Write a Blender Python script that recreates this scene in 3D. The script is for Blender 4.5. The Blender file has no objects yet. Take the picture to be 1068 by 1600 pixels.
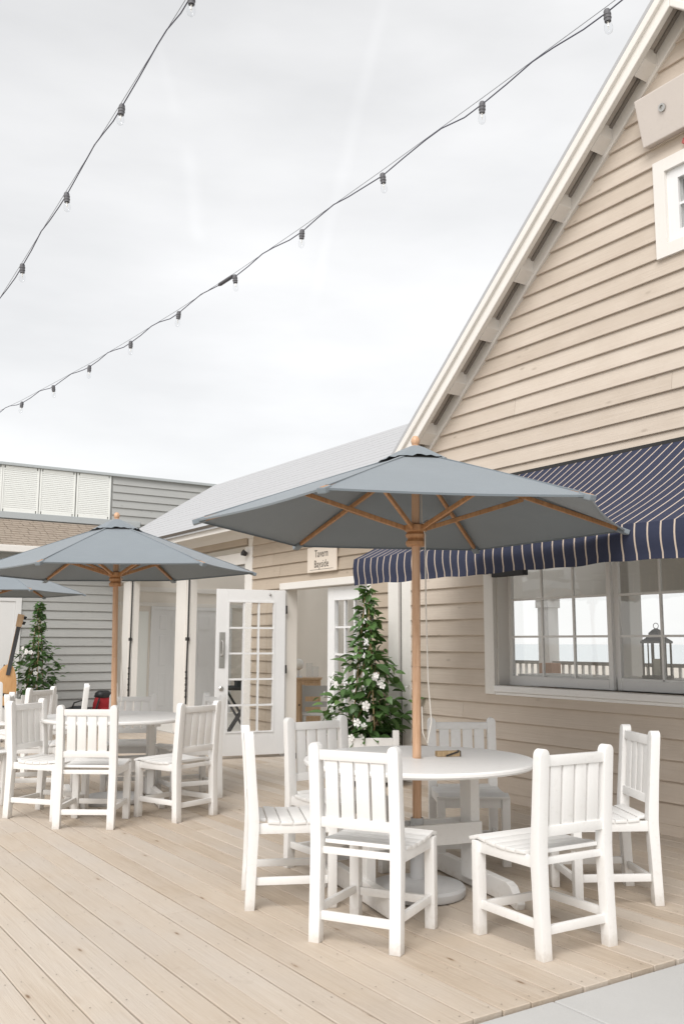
import bpy, bmesh, math, random
from mathutils import Vector, Matrix
R = math.radians
random.seed(7)
sc = bpy.context.scene
COL = sc.collection

# ------------------------------------------------------------------ camera
F_PX, PITCH, YAW, ROLL, CAM_H = 1438.8, R(8.11), R(33.46), R(0.18), 1.35
fw = Vector((math.sin(YAW)*math.cos(PITCH), math.cos(YAW)*math.cos(PITCH), math.sin(PITCH)))
rt = Vector((math.cos(YAW), -math.sin(YAW), 0)); up = rt.cross(fw)
r2 = rt*math.cos(ROLL)+up*math.sin(ROLL); u2 = -rt*math.sin(ROLL)+up*math.cos(ROLL)
cd = bpy.data.cameras.new('camera'); cam = bpy.data.objects.new('camera', cd); COL.objects.link(cam)
cam.matrix_world = Matrix(((r2.x, u2.x, -fw.x, 0), (r2.y, u2.y, -fw.y, 0), (r2.z, u2.z, -fw.z, CAM_H), (0, 0, 0, 1)))
cd.sensor_fit = 'VERTICAL'; cd.sensor_height = 36; cd.lens = 36*F_PX/1600; cd.clip_end = 8000; cd.clip_start = .05
sc.camera = cam

# ------------------------------------------------------------------ sky and sun
SUN_EL, SUN_AZ = R(47), R(-144)          # azimuth measured from +X towards +Y
sun_dir = Vector((math.cos(SUN_EL)*math.cos(SUN_AZ), math.cos(SUN_EL)*math.sin(SUN_AZ), math.sin(SUN_EL)))
W = bpy.data.worlds.new('World'); sc.world = W; W.use_nodes = True
nt = W.node_tree; nt.nodes.clear()
def N(t, typ, **kw):
    n = t.nodes.new(typ)
    for k, v in kw.items(): setattr(n, k, v)
    return n
sky = N(nt, 'ShaderNodeTexSky', sky_type='NISHITA', sun_disc=False, sun_elevation=SUN_EL, sun_rotation=math.pi/2-SUN_AZ, air_density=1.0, dust_density=3.0, ozone_density=1.0)
tc = N(nt, 'ShaderNodeTexCoord')
mp = N(nt, 'ShaderNodeMapping'); mp.inputs['Scale'].default_value = (1.0, 1.6, 4.0)
nz = N(nt, 'ShaderNodeTexNoise'); nz.inputs['Scale'].default_value = 1.9; nz.inputs['Detail'].default_value = 6; nz.inputs['Roughness'].default_value = .5
nt.links.new(tc.outputs['Generated'], mp.inputs[0]); nt.links.new(mp.outputs[0], nz.inputs['Vector'])
cr = N(nt, 'ShaderNodeValToRGB')
cr.color_ramp.elements[0].position = .30; cr.color_ramp.elements[0].color = (4.55, 4.53, 4.49, 1)
cr.color_ramp.elements[1].position = .70; cr.color_ramp.elements[1].color = (5.85, 5.81, 5.75, 1)
nt.links.new(nz.outputs['Fac'], cr.inputs[0])
sxyz = N(nt, 'ShaderNodeSeparateXYZ'); nt.links.new(tc.outputs['Generated'], sxyz.inputs[0])
hz = N(nt, 'ShaderNodeMapRange'); nt.links.new(sxyz.outputs['Z'], hz.inputs[0])
hz.inputs[1].default_value = 0; hz.inputs[2].default_value = .75; hz.inputs[3].default_value = 1.15; hz.inputs[4].default_value = .86
cmul = N(nt, 'ShaderNodeMixRGB', blend_type='MULTIPLY'); cmul.inputs[0].default_value = 1
nt.links.new(cr.outputs[0], cmul.inputs[1]); nt.links.new(hz.outputs[0], cmul.inputs[2])
mixs = N(nt, 'ShaderNodeMixRGB'); mixs.inputs[0].default_value = .90
nt.links.new(sky.outputs[0], mixs.inputs[1]); nt.links.new(cmul.outputs[0], mixs.inputs[2])
def M_(t, op, a, b=None, c=None):
    n = N(t, 'ShaderNodeMath', operation=op)
    for i, v in enumerate((a, b, c)):
        if v is None: continue
        if isinstance(v, (int, float)): n.inputs[i].default_value = v
        else: t.links.new(v, n.inputs[i])
    return n.outputs[0]
def streak(a, b, width, gain, prev):
    """a vapour trail: a thin band of sky between two directions"""
    a = Vector(a).normalized(); b = Vector(b).normalized(); n = a.cross(b).normalized(); m = (a+b).normalized()
    nrm = N(nt, 'ShaderNodeVectorMath', operation='NORMALIZE'); nt.links.new(tc.outputs['Generated'], nrm.inputs[0])
    def dot(v):
        d = N(nt, 'ShaderNodeVectorMath', operation='DOT_PRODUCT'); nt.links.new(nrm.outputs[0], d.inputs[0]); d.inputs[1].default_value = v; return d.outputs['Value']
    n2 = N(nt, 'ShaderNodeTexNoise'); n2.inputs['Scale'].default_value = 9; n2.inputs['Detail'].default_value = 3
    nt.links.new(nrm.outputs[0], n2.inputs['Vector'])
    off = M_(nt, 'MULTIPLY', M_(nt, 'SUBTRACT', n2.outputs['Fac'], .5), width*2.0)
    dist = M_(nt, 'ABSOLUTE', M_(nt, 'ADD', dot(n), off))
    band = N(nt, 'ShaderNodeMapRange', interpolation_type='SMOOTHSTEP'); nt.links.new(dist, band.inputs[0])
    band.inputs[1].default_value = width; band.inputs[2].default_value = 0; band.inputs[3].default_value = 0; band.inputs[4].default_value = 1
    ext = N(nt, 'ShaderNodeMapRange', interpolation_type='SMOOTHSTEP'); nt.links.new(dot(m), ext.inputs[0])
    ca = a.dot(m); ext.inputs[1].default_value = ca; ext.inputs[2].default_value = ca+(1-ca)*.6; ext.inputs[3].default_value = 0; ext.inputs[4].default_value = 1
    g = M_(nt, 'MULTIPLY', M_(nt, 'MULTIPLY', band.outputs[0], ext.outputs[0]), M_(nt, 'MULTIPLY', n2.outputs['Fac'], gain*2))
    ad = N(nt, 'ShaderNodeMixRGB', blend_type='ADD'); ad.inputs[0].default_value = 1
    nt.links.new(prev, ad.inputs[1])
    cmb = N(nt, 'ShaderNodeCombineXYZ')
    for i in range(3): nt.links.new(g, cmb.inputs[i])
    nt.links.new(cmb.outputs[0], ad.inputs[2]); return ad.outputs[0]
def pray(x, y):
    return fw*F_PX+r2*(x-534)-u2*(y-800)
o_ = streak(pray(612, -60), pray(482, 500), .010, .16, mixs.outputs[0])
o_ = streak(pray(318, 390), pray(296, 215), .012, .14, o_)
o_ = streak(pray(280, 190), pray(246, 50), .009, .08, o_)
bg = N(nt, 'ShaderNodeBackground'); bg.inputs[1].default_value = .1
out = N(nt, 'ShaderNodeOutputWorld'); nt.links.new(o_, bg.inputs[0]); nt.links.new(bg.outputs[0], out.inputs[0])

sl = bpy.data.lights.new('sun', 'SUN'); sl.energy = 1.5; sl.angle = R(40); sl.color = (1, .978, .957)
so = bpy.data.objects.new('sun', sl); COL.objects.link(so); so.rotation_euler = sun_dir.to_track_quat('Z', 'Y').to_euler(); so.location = (8, 0, 12)
sc.view_settings.view_transform = 'Standard'; sc.view_settings.look = 'None'; sc.view_settings.gamma = 1
sc.view_settings.exposure = 0.93
sc.view_settings.use_curve_mapping = False
cy = sc.cycles; cy.max_bounces = 7; cy.diffuse_bounces = 4; cy.glossy_bounces = 3; cy.transmission_bounces = 4; cy.transparent_max_bounces = 16; cy.caustics_reflective = False; cy.caustics_refractive = False

# ------------------------------------------------------------------ material helpers
class NT:
    def __init__(s, name):
        s.m = bpy.data.materials.new(name); s.m.use_nodes = True; s.t = s.m.node_tree
        s.b = s.t.nodes['Principled BSDF']; s.out = s.t.nodes['Material Output']
    def n(s, typ, **kw): return N(s.t, typ, **kw)
    def l(s, a, b): s.t.links.new(a, b)
    def math(s, op, a, b=None, c=None): return M_(s.t, op, a, b, c)
    def pos(s, scale=(1, 1, 1), rnd=0.0, kind='pos', rot=(0, 0, 0)):
        if kind == 'pos': src = s.n('ShaderNodeNewGeometry').outputs['Position']
        else: src = s.n('ShaderNodeTexCoord').outputs['Object']
        if rnd:
            oi = s.n('ShaderNodeObjectInfo'); v = s.n('ShaderNodeVectorMath', operation='MULTIPLY_ADD')
            cmb = s.n('ShaderNodeCombineXYZ')
            for i in range(3): s.l(oi.outputs['Random'], cmb.inputs[i])
            s.l(cmb.outputs[0], v.inputs[0]); v.inputs[1].default_value = (rnd, rnd*1.7, rnd*.6); s.l(src, v.inputs[2]); src = v.outputs[0]
        mp = s.n('ShaderNodeMapping'); mp.inputs['Scale'].default_value = scale; mp.inputs['Rotation'].default_value = rot
        s.l(src, mp.inputs[0]); return mp.outputs[0]
    def noise(s, vec, scale, detail=3, rough=.55, dist=0):
        n = s.n('ShaderNodeTexNoise'); n.inputs['Scale'].default_value = scale; n.inputs['Detail'].default_value = detail
        n.inputs['Roughness'].default_value = rough; n.inputs['Distortion'].default_value = dist; s.l(vec, n.inputs['Vector']); return n.outputs['Fac']
    def ramp(s, fac, stops):
        r = s.n('ShaderNodeValToRGB'); e = r.color_ramp.elements
        while len(e) < len(stops): e.new(.5)
        for k, (p, c) in enumerate(stops): e[k].position = p; e[k].color = (*c, 1) if len(c) == 3 else c
        s.l(fac, r.inputs[0]); return r.outputs[0]
    def mix(s, fac, a, b, blend='MIX'):
        m = s.n('ShaderNodeMixRGB', blend_type=blend)
        for i, v in ((0, fac), (1, a), (2, b)):
            if isinstance(v, (int, float)): m.inputs[i].default_value = v
            elif isinstance(v, tuple): m.inputs[i].default_value = (*v, 1)
            else: s.l(v, m.inputs[i])
        return m.outputs[0]
    def bump(s, h, strength=.3, dist=.01):
        b = s.n('ShaderNodeBump'); b.inputs['Strength'].default_value = strength; b.inputs['Distance'].default_value = dist
        s.l(h, b.inputs['Height']); s.l(b.outputs[0], s.b.inputs['Normal'])
    def col(s, c):
        if isinstance(c, tuple): s.b.inputs['Base Color'].default_value = (*c, 1)
        else: s.l(c, s.b.inputs['Base Color'])
    def rough(s, v): s.b.inputs['Roughness'].default_value = v
    def rnd(s): return s.n('ShaderNodeObjectInfo').outputs['Random']

def paint(name, c, rough=.5, var=.05, grime=.12, grain=(1, 1, 1), bump=.15, grimecol=(.5, .45, .38)):
    m = NT(name)
    n1 = m.noise(m.pos(rnd=9), 2.2, 4); n2 = m.noise(m.pos(rnd=5), 34, 3, .6)
    lo = tuple(x*(1-var*1.6) for x in c); hi = tuple(min(1, x*(1+var*.5)) for x in c)
    base = m.mix(n1, lo, hi)
    g = m.ramp(n2, [(.56, (0, 0, 0)), (.75, (grime,)*3)])
    g2 = m.mix(1.0, g, m.ramp(n1, [(.35, (0, 0, 0)), (.65, (1, 1, 1))]), 'MULTIPLY')
    base = m.mix(g2, base, tuple(a*b for a, b in zip(c, grimecol)))
    if name == 'white_paint':
        sz = m.n('ShaderNodeSeparateXYZ'); m.l(m.n('ShaderNodeNewGeometry').outputs['Position'], sz.inputs[0])
        mr = m.n('ShaderNodeMapRange'); m.l(m.math('ADD', sz.outputs['Z'], m.math('MULTIPLY', m.math('SUBTRACT', n2, .5), .12)), mr.inputs[0])
        mr.inputs[1].default_value = .055; mr.inputs[2].default_value = 0.0; mr.inputs[3].default_value = 0; mr.inputs[4].default_value = .38
        base = m.mix(mr.outputs[0], base, (.46, .40, .33))
        sc1 = m.noise(m.pos(scale=(1, 1, 3), rnd=15), 16, 5, .7)
        base = m.mix(m.ramp(sc1, [(.64, (0, 0, 0)), (.72, (.22, .22, .22))]), base, (.55, .51, .46))
    m.col(base); m.rough(rough)
    h = m.noise(m.pos(scale=grain, rnd=3), 60, 3)
    m.bump(h, bump, .004); return m.m

def plain(name, c, rough=.5, metal=0, noise=0.08, scale=20):
    m = NT(name); n = m.noise(m.pos(rnd=4), scale, 3)
    m.col(m.mix(n, tuple(x*(1-noise) for x in c), tuple(min(1, x*(1+noise)) for x in c))); m.rough(rough); m.b.inputs['Metallic'].default_value = metal
    return m.m

def siding_mat(name, c_dark, c_light, axis='y'):
    m = NT(name); sl = (6, 1.0, 40) if axis == 'y' else (1.0, 6, 40)
    g = m.noise(m.pos(scale=sl, rnd=13), 2.2, 5, .6, .6)
    blot = m.noise(m.pos(scale=(1, 1, 1.6), rnd=7), 2.0, 4, .6)
    r = m.rnd()
    base = m.mix(m.math('ADD', m.math('MULTIPLY', g, .40), m.math('ADD', m.math('MULTIPLY', blot, .50), m.math('MULTIPLY', r, .25))), c_dark, c_light)
    # knots
    kv = m.pos(scale=(2.0, 2.1, 5.5) if axis == 'y' else (2.1, 2.0, 5.5), rnd=21)
    v = m.n('ShaderNodeTexVoronoi'); v.inputs['Scale'].default_value = 1.25; m.l(kv, v.inputs['Vector'])
    k = m.ramp(v.outputs['Distance'], [(.035, (.42, .42, .42)), (.11, (0, 0, 0))])
    base = m.mix(k, base, tuple(x*.62 for x in c_dark))
    m.col(base); m.rough(.72); m.b.inputs['Specular IOR Level'].default_value = .3
    m.bump(g, .35, .006); return m.m

def deck_mat():
    m = NT('deck_pine')
    g = m.noise(m.pos(scale=(14, .55, 14), rnd=31), 3.0, 6, .65, 1.2)
    fine = m.noise(m.pos(scale=(60, 1.4, 60), rnd=17), 3.0, 4, .7)
    blot = m.noise(m.pos(scale=(1.5, .5, 1), rnd=11), 1.3, 4)
    r = m.rnd()
    f = m.math('ADD', m.math('MULTIPLY', g, .42), m.math('ADD', m.math('MULTIPLY', blot, .28), m.math('ADD', m.math('MULTIPLY', r, .22), m.math('MULTIPLY', fine, .20))))
    base = m.ramp(f, [(.22, (.31, .235, .162)), (.48, (.485, .402, .315)), (.78, (.59, .52, .44))])
    grey = m.noise(m.pos(rnd=41), .9, 3)
    base = m.mix(m.ramp(grey, [(.42, (0, 0, 0)), (.72, (.45, .45, .45))]), base, (.50, .465, .43))
    v = m.n('ShaderNodeTexVoronoi'); v.inputs['Scale'].default_value = 1.0; m.l(m.pos(scale=(7.5, 2.1, 1), rnd=23), v.inputs['Vector'])
    k = m.ramp(v.outputs['Distance'], [(.028, (.95, .95, .95)), (.046, (.45, .45, .45)), (.075, (0, 0, 0))])
    base = m.mix(k, base, (.16, .095, .05))
    rings = m.ramp(v.outputs['Distance'], [(.06, (.22, .22, .22)), (.17, (0, 0, 0))])
    base = m.mix(rings, base, (.33, .23, .15))
    dirt = m.noise(m.pos(), 5.5, 5, .7)
    base = m.mix(m.ramp(dirt, [(.60, (0, 0, 0)), (.78, (.35, .35, .35))]), base, (.30, .235, .17))
    m.col(base); m.rough(.7); m.b.inputs['Specular IOR Level'].default_value = .32
    m.bump(m.math('ADD', g, m.math('MULTIPLY', fine, .7)), .5, .005); return m.m

def teak_mat(name, a, b):
    m = NT(name)
    g = m.noise(m.pos(scale=(30, 30, 2.5), rnd=6), 2.5, 4, .6, .6)
    m.col(m.ramp(g, [(.3, a), (.7, b)])); m.rough(.45); m.bump(g, .15, .003); return m.m

def canvas_mat(name, c, transl=.06, stripes=None, sheen=.25):
    m = NT(name)
    w = m.noise(m.pos(), 3.0, 3); fine = m.noise(m.pos(scale=(1, 1, 1)), 260, 2)
    base = m.mix(w, tuple(x*.90 for x in c), tuple(x*1.06 for x in c))
    if stripes:
        pitch, frac, sc_ = stripes
        sx = m.n('ShaderNodeSeparateXYZ'); m.l(m.n('ShaderNodeTexCoord').outputs['Object'], sx.inputs[0])
        wob = m.math('MULTIPLY', m.math('SUBTRACT', m.noise(m.pos(), 2.0, 2), .5), .005)
        ph = m.math('FRACT', m.math('DIVIDE', m.math('ADD', sx.outputs['Y'], m.math('ADD', wob, 20.0)), pitch))
        d = m.math('ABSOLUTE', m.math('SUBTRACT', ph, .5))
        f = m.n('ShaderNodeMapRange'); m.l(d, f.inputs[0]); f.inputs[1].default_value = frac*.5+.02; f.inputs[2].default_value = frac*.5; f.inputs[3].default_value = 0; f.inputs[4].default_value = 1
        base = m.mix(f.outputs[0], base, sc_)
    m.col(base); m.rough(.75); m.b.inputs['Sheen Weight'].default_value = sheen; m.b.inputs['Sheen Roughness'].default_value = .5
    m.b.inputs['Specular IOR Level'].default_value = .25
    w2 = m.noise(m.pos(scale=(1, 1, 1.5)), 7.0, 3, .5, .8)
    m.bump(m.math('ADD', m.math('MULTIPLY', fine, .25), m.math('ADD', w, m.math('MULTIPLY', w2, .6))), .22, .012)
    if transl:
        tr = m.n('ShaderNodeBsdfTranslucent'); m.l(base, tr.inputs[0]); mx = m.n('ShaderNodeMixShader'); mx.inputs[0].default_value = transl
        m.l(m.b.outputs[0], mx.inputs[1]); m.l(tr.outputs[0], mx.inputs[2]); m.l(mx.outputs[0], m.out.inputs[0])
    return m.m

def glass_mat(name, tint=(1, 1, 1), refl=1.0):
    m = NT(name); t = m.t; t.nodes.remove(m.b)
    tr = m.n('ShaderNodeBsdfTransparent'); tr.inputs[0].default_value = (*tint, 1)
    gl = m.n('ShaderNodeBsdfGlossy'); gl.inputs['Roughness'].default_value = .012
    lw = m.n('ShaderNodeLayerWeight'); lw.inputs[0].default_value = .5; frv = m.math('ADD', .035, m.math('MULTIPLY', m.math('POWER', lw.outputs['Facing'], 5.0), .9))
    wob = m.noise(m.pos(), 3.0, 2); b = m.n('ShaderNodeBump'); b.inputs['Strength'].default_value = .05; b.inputs['Distance'].default_value = .02; m.l(wob, b.inputs['Height']); m.l(b.outputs[0], gl.inputs['Normal'])
    mx = m.n('ShaderNodeMixShader'); m.l(m.math('MULTIPLY', frv, refl), mx.inputs[0]); m.l(tr.outputs[0], mx.inputs[1]); m.l(gl.outputs[0], mx.inputs[2]); m.l(mx.outputs[0], m.out.inputs[0])
    return m.m

def leaf_mat(name, a, b):
    m = NT(name); r = m.rnd(); n = m.noise(m.pos(), 9, 3)
    c = m.mix(m.math('ADD', m.math('MULTIPLY', r, .6), m.math('MULTIPLY', n, .4)), a, b); m.col(c); m.rough(.38)
    tr = m.n('ShaderNodeBsdfTranslucent'); m.l(m.mix(.5, c, (.10, .16, .02)), tr.inputs[0]); mx = m.n('ShaderNodeMixShader'); mx.inputs[0].default_value = .22
    m.l(m.b.outputs[0], mx.inputs[1]); m.l(tr.outputs[0], mx.inputs[2]); m.l(mx.outputs[0], m.out.inputs[0]); return m.m

def concrete_mat():
    m = NT('concrete'); a = m.noise(m.pos(), 1.6, 5, .6); b = m.noise(m.pos(), 120, 3)
    m.col(m.mix(m.math('ADD', m.math('MULTIPLY', a, .7), m.math('MULTIPLY', b, .3)), (.41, .405, .39), (.54, .535, .52))); m.rough(.85); m.bump(b, .25, .003); return m.m

def shingle_mat(name, a, b, ch=.14, cw=.25, axis='x'):
    m = NT(name); tc = m.n('ShaderNodeNewGeometry').outputs['Position']
    n = m.noise(m.pos(scale=(4, 4, 9)), 3, 4, .6); f = m.noise(m.pos(), 90, 2)
    m.col(m.mix(m.math('ADD', m.math('MULTIPLY', n, .7), m.math('MULTIPLY', f, .3)), a, b)); m.rough(.9); m.bump(f, .4, .004); return m.m

MT = dict(
    white=paint('white_paint', (.83, .82, .80), .42, .04, .16, (1, 1, 1)),
    trim=paint('cream_trim', (.80, .772, .728), .5, .05, .15),
    doorw=paint('door_white', (.80, .80, .795), .38, .03, .05),
    siding=siding_mat('taupe_siding', (.41, .335, .262), (.69, .612, .53)),
    tan_siding=siding_mat('tan_siding', (.35, .285, .215), (.555, .47, .38)),
    grey_siding=siding_mat('grey_siding', (.36, .365, .355), (.46, .465, .45), 'x'),
    louvre=paint('louvre_paint', (.85, .865, .83), .5, .03, .03),
    grey_trim=paint('grey_trim', (.44, .47, .475), .5),
    soffitd=plain('soffit_brown', (.50, .45, .40), .8), ventd=plain('vent_mesh', (.27, .24, .21), .8), core=plain('wall_core', (.10, .085, .07), .9),
    inner=paint('interior_wall', (.80, .75, .68), .7, .04, .03),
    ceil=paint('ceiling_paint', (.84, .80, .73), .6, .04, .03),
    screw=plain('deck_screw', (.20, .16, .12), .5, .3), innerfloor=paint('bounce_floor', (.72, .69, .64), .5, .05, .1), deck=deck_mat(), concrete=concrete_mat(),  # indoor floor made pale to throw light into the rooms
    teak=teak_mat('teak', (.33, .155, .065), (.52, .28, .13)),
    teak_pale=teak_mat('teak_pale', (.52, .30, .17), (.68, .44, .285)),
    canvas=canvas_mat('slate_canvas', (.200, .230, .253), .0),
    awning=canvas_mat('navy_awning', (.034, .040, .072), 0, (.0925, .10, (.55, .46, .38)), 0.0),
    dark=plain('dark_metal', (.03, .028, .027), .45, .3), black=plain('black_plastic', (.018, .018, .02), .5),
    steel=plain('brushed_steel', (.55, .54, .52), .32, .9),
    cable=plain('cable_rubber', (.09, .092, .125), .6), wire=plain('steel_wire', (.25, .26, .28), .45, .6),
    socket=plain('socket_rubber', (.12, .12, .13), .6),
    bulb=glass_mat('bulb_glass', (.97, .975, .98), 1.2), glass=glass_mat('window_glass', (.98, .985, .985), 1.8),
    base=paint('base_resin', (.60, .60, .60), .6, .06, .2),
    cord=plain('cord_rope', (.70, .66, .60), .8),
    leaf=leaf_mat('leaf_green', (.042, .105, .030), (.14, .25, .08)), leaf2=leaf_mat('leaf_light', (.10, .20, .06), (.19, .31, .10)),
    stem=plain('stem_bark', (.22, .14, .07), .8), cane=plain('bamboo_cane', (.50, .38, .20), .6),
    petal=plain('white_petal', (.82, .81, .78), .6), petal_c=plain('petal_centre', (.70, .58, .25), .6), soil=plain('potting_soil', (.035, .025, .018), .95),
    roof=shingle_mat('grey_roof', (.39, .394, .403), (.47, .474, .483)), shingle=shingle_mat('brown_shingle', (.19, .15, .115), (.42, .355, .29)),
    panel=paint('fixture_beige', (.66, .60, .55), .5), red=plain('red_cloth', (.30, .012, .018), .8), redp=plain('red_paint', (.42, .11, .10), .6),
    slate=plain('dark_grey_cloth', (.06, .062, .066), .8), ink=plain('sign_ink', (.10, .085, .07), .7), signw=paint('sign_cream', (.80, .71, .61), .55),
    wood=teak_mat('sideboard_wood', (.52, .34, .19), (.66, .47, .30)), guitar=teak_mat('guitar_wood', (.56, .30, .12), (.70, .44, .22)),
    greych=paint('grey_paint', (.40, .39, .37), .5), lampw=plain('lamp_glass', (.85, .83, .78), .3),
    sand=plain('sand', (.50, .46, .40), .95, 0, .15, 2), sea=plain('hazed_sea', (.50, .545, .56), .25, 0, .06, .5),  # sea colour paled to stand for haze and reflected sky
    lantern=plain('lantern_metal', (.16, .155, .14), .5, .4), candle=plain('candle_wax', (.62, .60, .52), .6),
    brownbox=teak_mat('carton_brown', (.42, .24, .16), (.50, .30, .21)), trayw=teak_mat('tray_wood', (.30, .20, .10), (.46, .34, .20)),
)

# ------------------------------------------------------------------ mesh helpers
class MB:
    def __init__(s): s.v = []; s.f = []
    def add(s, vs, fs):
        o = len(s.v); s.v += [tuple(v) for v in vs]; s.f += [tuple(i+o for i in f) for f in fs]; return s
    def box(s, a, b, M=None):
        x0, y0, z0 = a; x1, y1, z1 = b
        vs = [Vector(p) for p in ((x0, y0, z0), (x1, y0, z0), (x1, y1, z0), (x0, y1, z0), (x0, y0, z1), (x1, y0, z1), (x1, y1, z1), (x0, y1, z1))]
        if M is not None: vs = [M @ v for v in vs]
        return s.add(vs, [(0, 3, 2, 1), (4, 5, 6, 7), (0, 1, 5, 4), (1, 2, 6, 5), (2, 3, 7, 6), (3, 0, 4, 7)])
    def bar(s, p, q, w, h, upv=(0, 0, 1)):
        p, q = Vector(p), Vector(q); d = (q-p).normalized(); sx = d.cross(Vector(upv))
        if sx.length < 1e-4: sx = d.cross(Vector((1, 0, 0)))
        sx.normalize(); uz = sx.cross(d)
        vs = []
        for c in (p, q):
            for a, b in ((-1, -1), (1, -1), (1, 1), (-1, 1)): vs.append(c+sx*(a*w/2)+uz*(b*h/2))
        return s.add(vs, [(0, 1, 2, 3), (7, 6, 5, 4), (0, 4, 5, 1), (1, 5, 6, 2), (2, 6, 7, 3), (3, 7, 4, 0)])
    def tube(s, pts, rad, n=8, cap=True):
        pts = [Vector(p) for p in pts]; m = len(pts)
        rs = rad if isinstance(rad, (list, tuple)) else [rad]*m
        rings = []; prev = None
        for i, p in enumerate(pts):
            d = (pts[min(i+1, m-1)]-pts[max(i-1, 0)]).normalized()
            if prev is None:
                a = Vector((0, 0, 1)) if abs(d.z) < .9 else Vector((1, 0, 0)); x = d.cross(a).normalized()
            else: x = (prev-d*prev.dot(d)).normalized()
            prev = x; y = d.cross(x)
            rings.append([p+(x*math.cos(2*math.pi*k/n)+y*math.sin(2*math.pi*k/n))*rs[i] for k in range(n)])
        vs = [v for r_ in rings for v in r_]; fs = []
        for i in range(m-1):
            for k in range(n): fs.append((i*n+k, i*n+(k+1) % n, (i+1)*n+(k+1) % n, (i+1)*n+k))
        if cap: fs.append(tuple(range(n-1, -1, -1))); fs.append(tuple((m-1)*n+k for k in range(n)))
        return s.add(vs, fs)
    def lathe(s, prof, n=24, c=(0, 0, 0)):
        vs = []; fs = []; m = len(prof)
        for (r_, z) in prof:
            for k in range(n): a = 2*math.pi*k/n; vs.append((c[0]+r_*math.cos(a), c[1]+r_*math.sin(a), c[2]+z))
        for i in range(m-1):
            for k in range(n): fs.append((i*n+k, i*n+(k+1) % n, (i+1)*n+(k+1) % n, (i+1)*n+k))
        if prof[0][0] > 1e-5: fs.append(tuple(range(n-1, -1, -1)))
        if prof[-1][0] > 1e-5: fs.append(tuple((m-1)*n+k for k in range(n)))
        return s.add(vs, fs)
    def prism(s, poly, axis, a, b):
        """poly 2-D, extruded along axis from a to b"""
        def P(u, v, t): return {'x': (t, u, v), 'y': (u, t, v), 'z': (u, v, t)}[axis]
        n = len(poly); vs = [P(u, v, a) for u, v in poly]+[P(u, v, b) for u, v in poly]
        return s.add(vs, [tuple(range(n-1, -1, -1)), tuple(range(n, 2*n))]+[(i, (i+1) % n, n+(i+1) % n, n+i) for i in range(n)])
    def mesh(s, name, bevel=0, seg=2, smooth=False):
        me = bpy.data.meshes.new(name); me.from_pydata(s.v, [], s.f); bm = bmesh.new(); bm.from_mesh(me)
        bmesh.ops.remove_doubles(bm, verts=bm.verts, dist=1e-6)
        bmesh.ops.recalc_face_normals(bm, faces=bm.faces)
        if bevel:
            es = [e for e in bm.edges if len(e.link_faces) == 2 and e.calc_face_angle(0) > R(35)]
            bmesh.ops.bevel(bm, geom=es, offset=bevel, segments=seg, affect='EDGES', profile=.6, clamp_overlap=True)
        bm.to_mesh(me); bm.free()
        if smooth:
            for p in me.polygons: p.use_smooth = True
        return me

def sharp(me, ang=40):
    for p in me.polygons: p.use_smooth = True
    bm = bmesh.new(); bm.from_mesh(me)
    for e in bm.edges: e.smooth = not (len(e.link_faces) == 2 and e.calc_face_angle(0) > R(ang))
    bm.to_mesh(me); bm.free(); return me

def obj(name, me, mat=None, parent=None, loc=None, rot=None, scale=None):
    if isinstance(me, MB): me = me.mesh(name)
    o = bpy.data.objects.new(name, me); COL.objects.link(o)
    if mat is not None and not me.materials: me.materials.append(MT[mat] if isinstance(mat, str) else mat)
    if parent is not None: o.parent = parent
    if loc is not None: o.location = loc
    if rot is not None: o.rotation_euler = rot
    if scale is not None: o.scale = scale
    return o
def thing(name, label, cat, loc=(0, 0, 0), rz=0, group=None):
    o = bpy.data.objects.new(name, None); COL.objects.link(o); o.location = loc; o.rotation_euler = (0, 0, rz); o.empty_display_size = .1
    return tag(o, label, cat, group)
def tag(o, label, cat, group=None):
    o['label'] = label; o['category'] = cat
    if group: o['group'] = group
    return o
def struct(o): o['kind'] = 'structure'; return o
def stuff(o): o['kind'] = 'stuff'; return o

# ------------------------------------------------------------------ ground, sea, deck, pavement
def sheet(x0, y0, x1, y1, z): return MB().add([(x0, y0, z), (x1, y0, z), (x1, y1, z), (x0, y1, z)], [(0, 1, 2, 3)])
struct(obj('ground', sheet(-4000, -4000, 4000, 4000, -.60), 'sand'))
struct(obj('sea', sheet(70, -4000, 4000, 4000, -.55), 'sea'))

WX = 5.74            # outer face of the long wall
deck = struct(thing('deck', '', '')); del deck['label']; del deck['category']; deck.name = 'deck'
PITCH_D = .1455; x = 1.067-29*PITCH_D; planks = 0
bed = obj('deck_bearer', MB().box((-3.2, 2.74, -.30), (10.4, 16.5, -.05)), 'core', deck)
unit = None
plank_cache = {}
def plank_mesh(L):
    k = round(L, 2)
    if k not in plank_cache:
        me = MB().box((0, 0, -.028), (PITCH_D-.0065, k, 0)).mesh('deck_plank', .003, 1); plank_cache[k] = me
    return plank_cache[k]
while x < WX-.02:
    y = 2.717+random.uniform(-.004, .004); k = 0
    while y < 16.3:
        L = random.choice((3.05, 3.66, 4.27, 4.88)) if k else random.choice((1.83, 2.44, 3.05, 3.66, 4.27, 4.88))
        if y+L > 15.6: L = 16.4-y
        w = obj('deck_plank', plank_mesh(L), 'deck', deck, (x+random.uniform(-.0012, .0012), y, random.uniform(-.0015, .0015)))
        y += round(L, 2)+.004; k += 1
    x += PITCH_D
scr = MB(); xs_ = 1.067-8*PITCH_D
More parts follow.
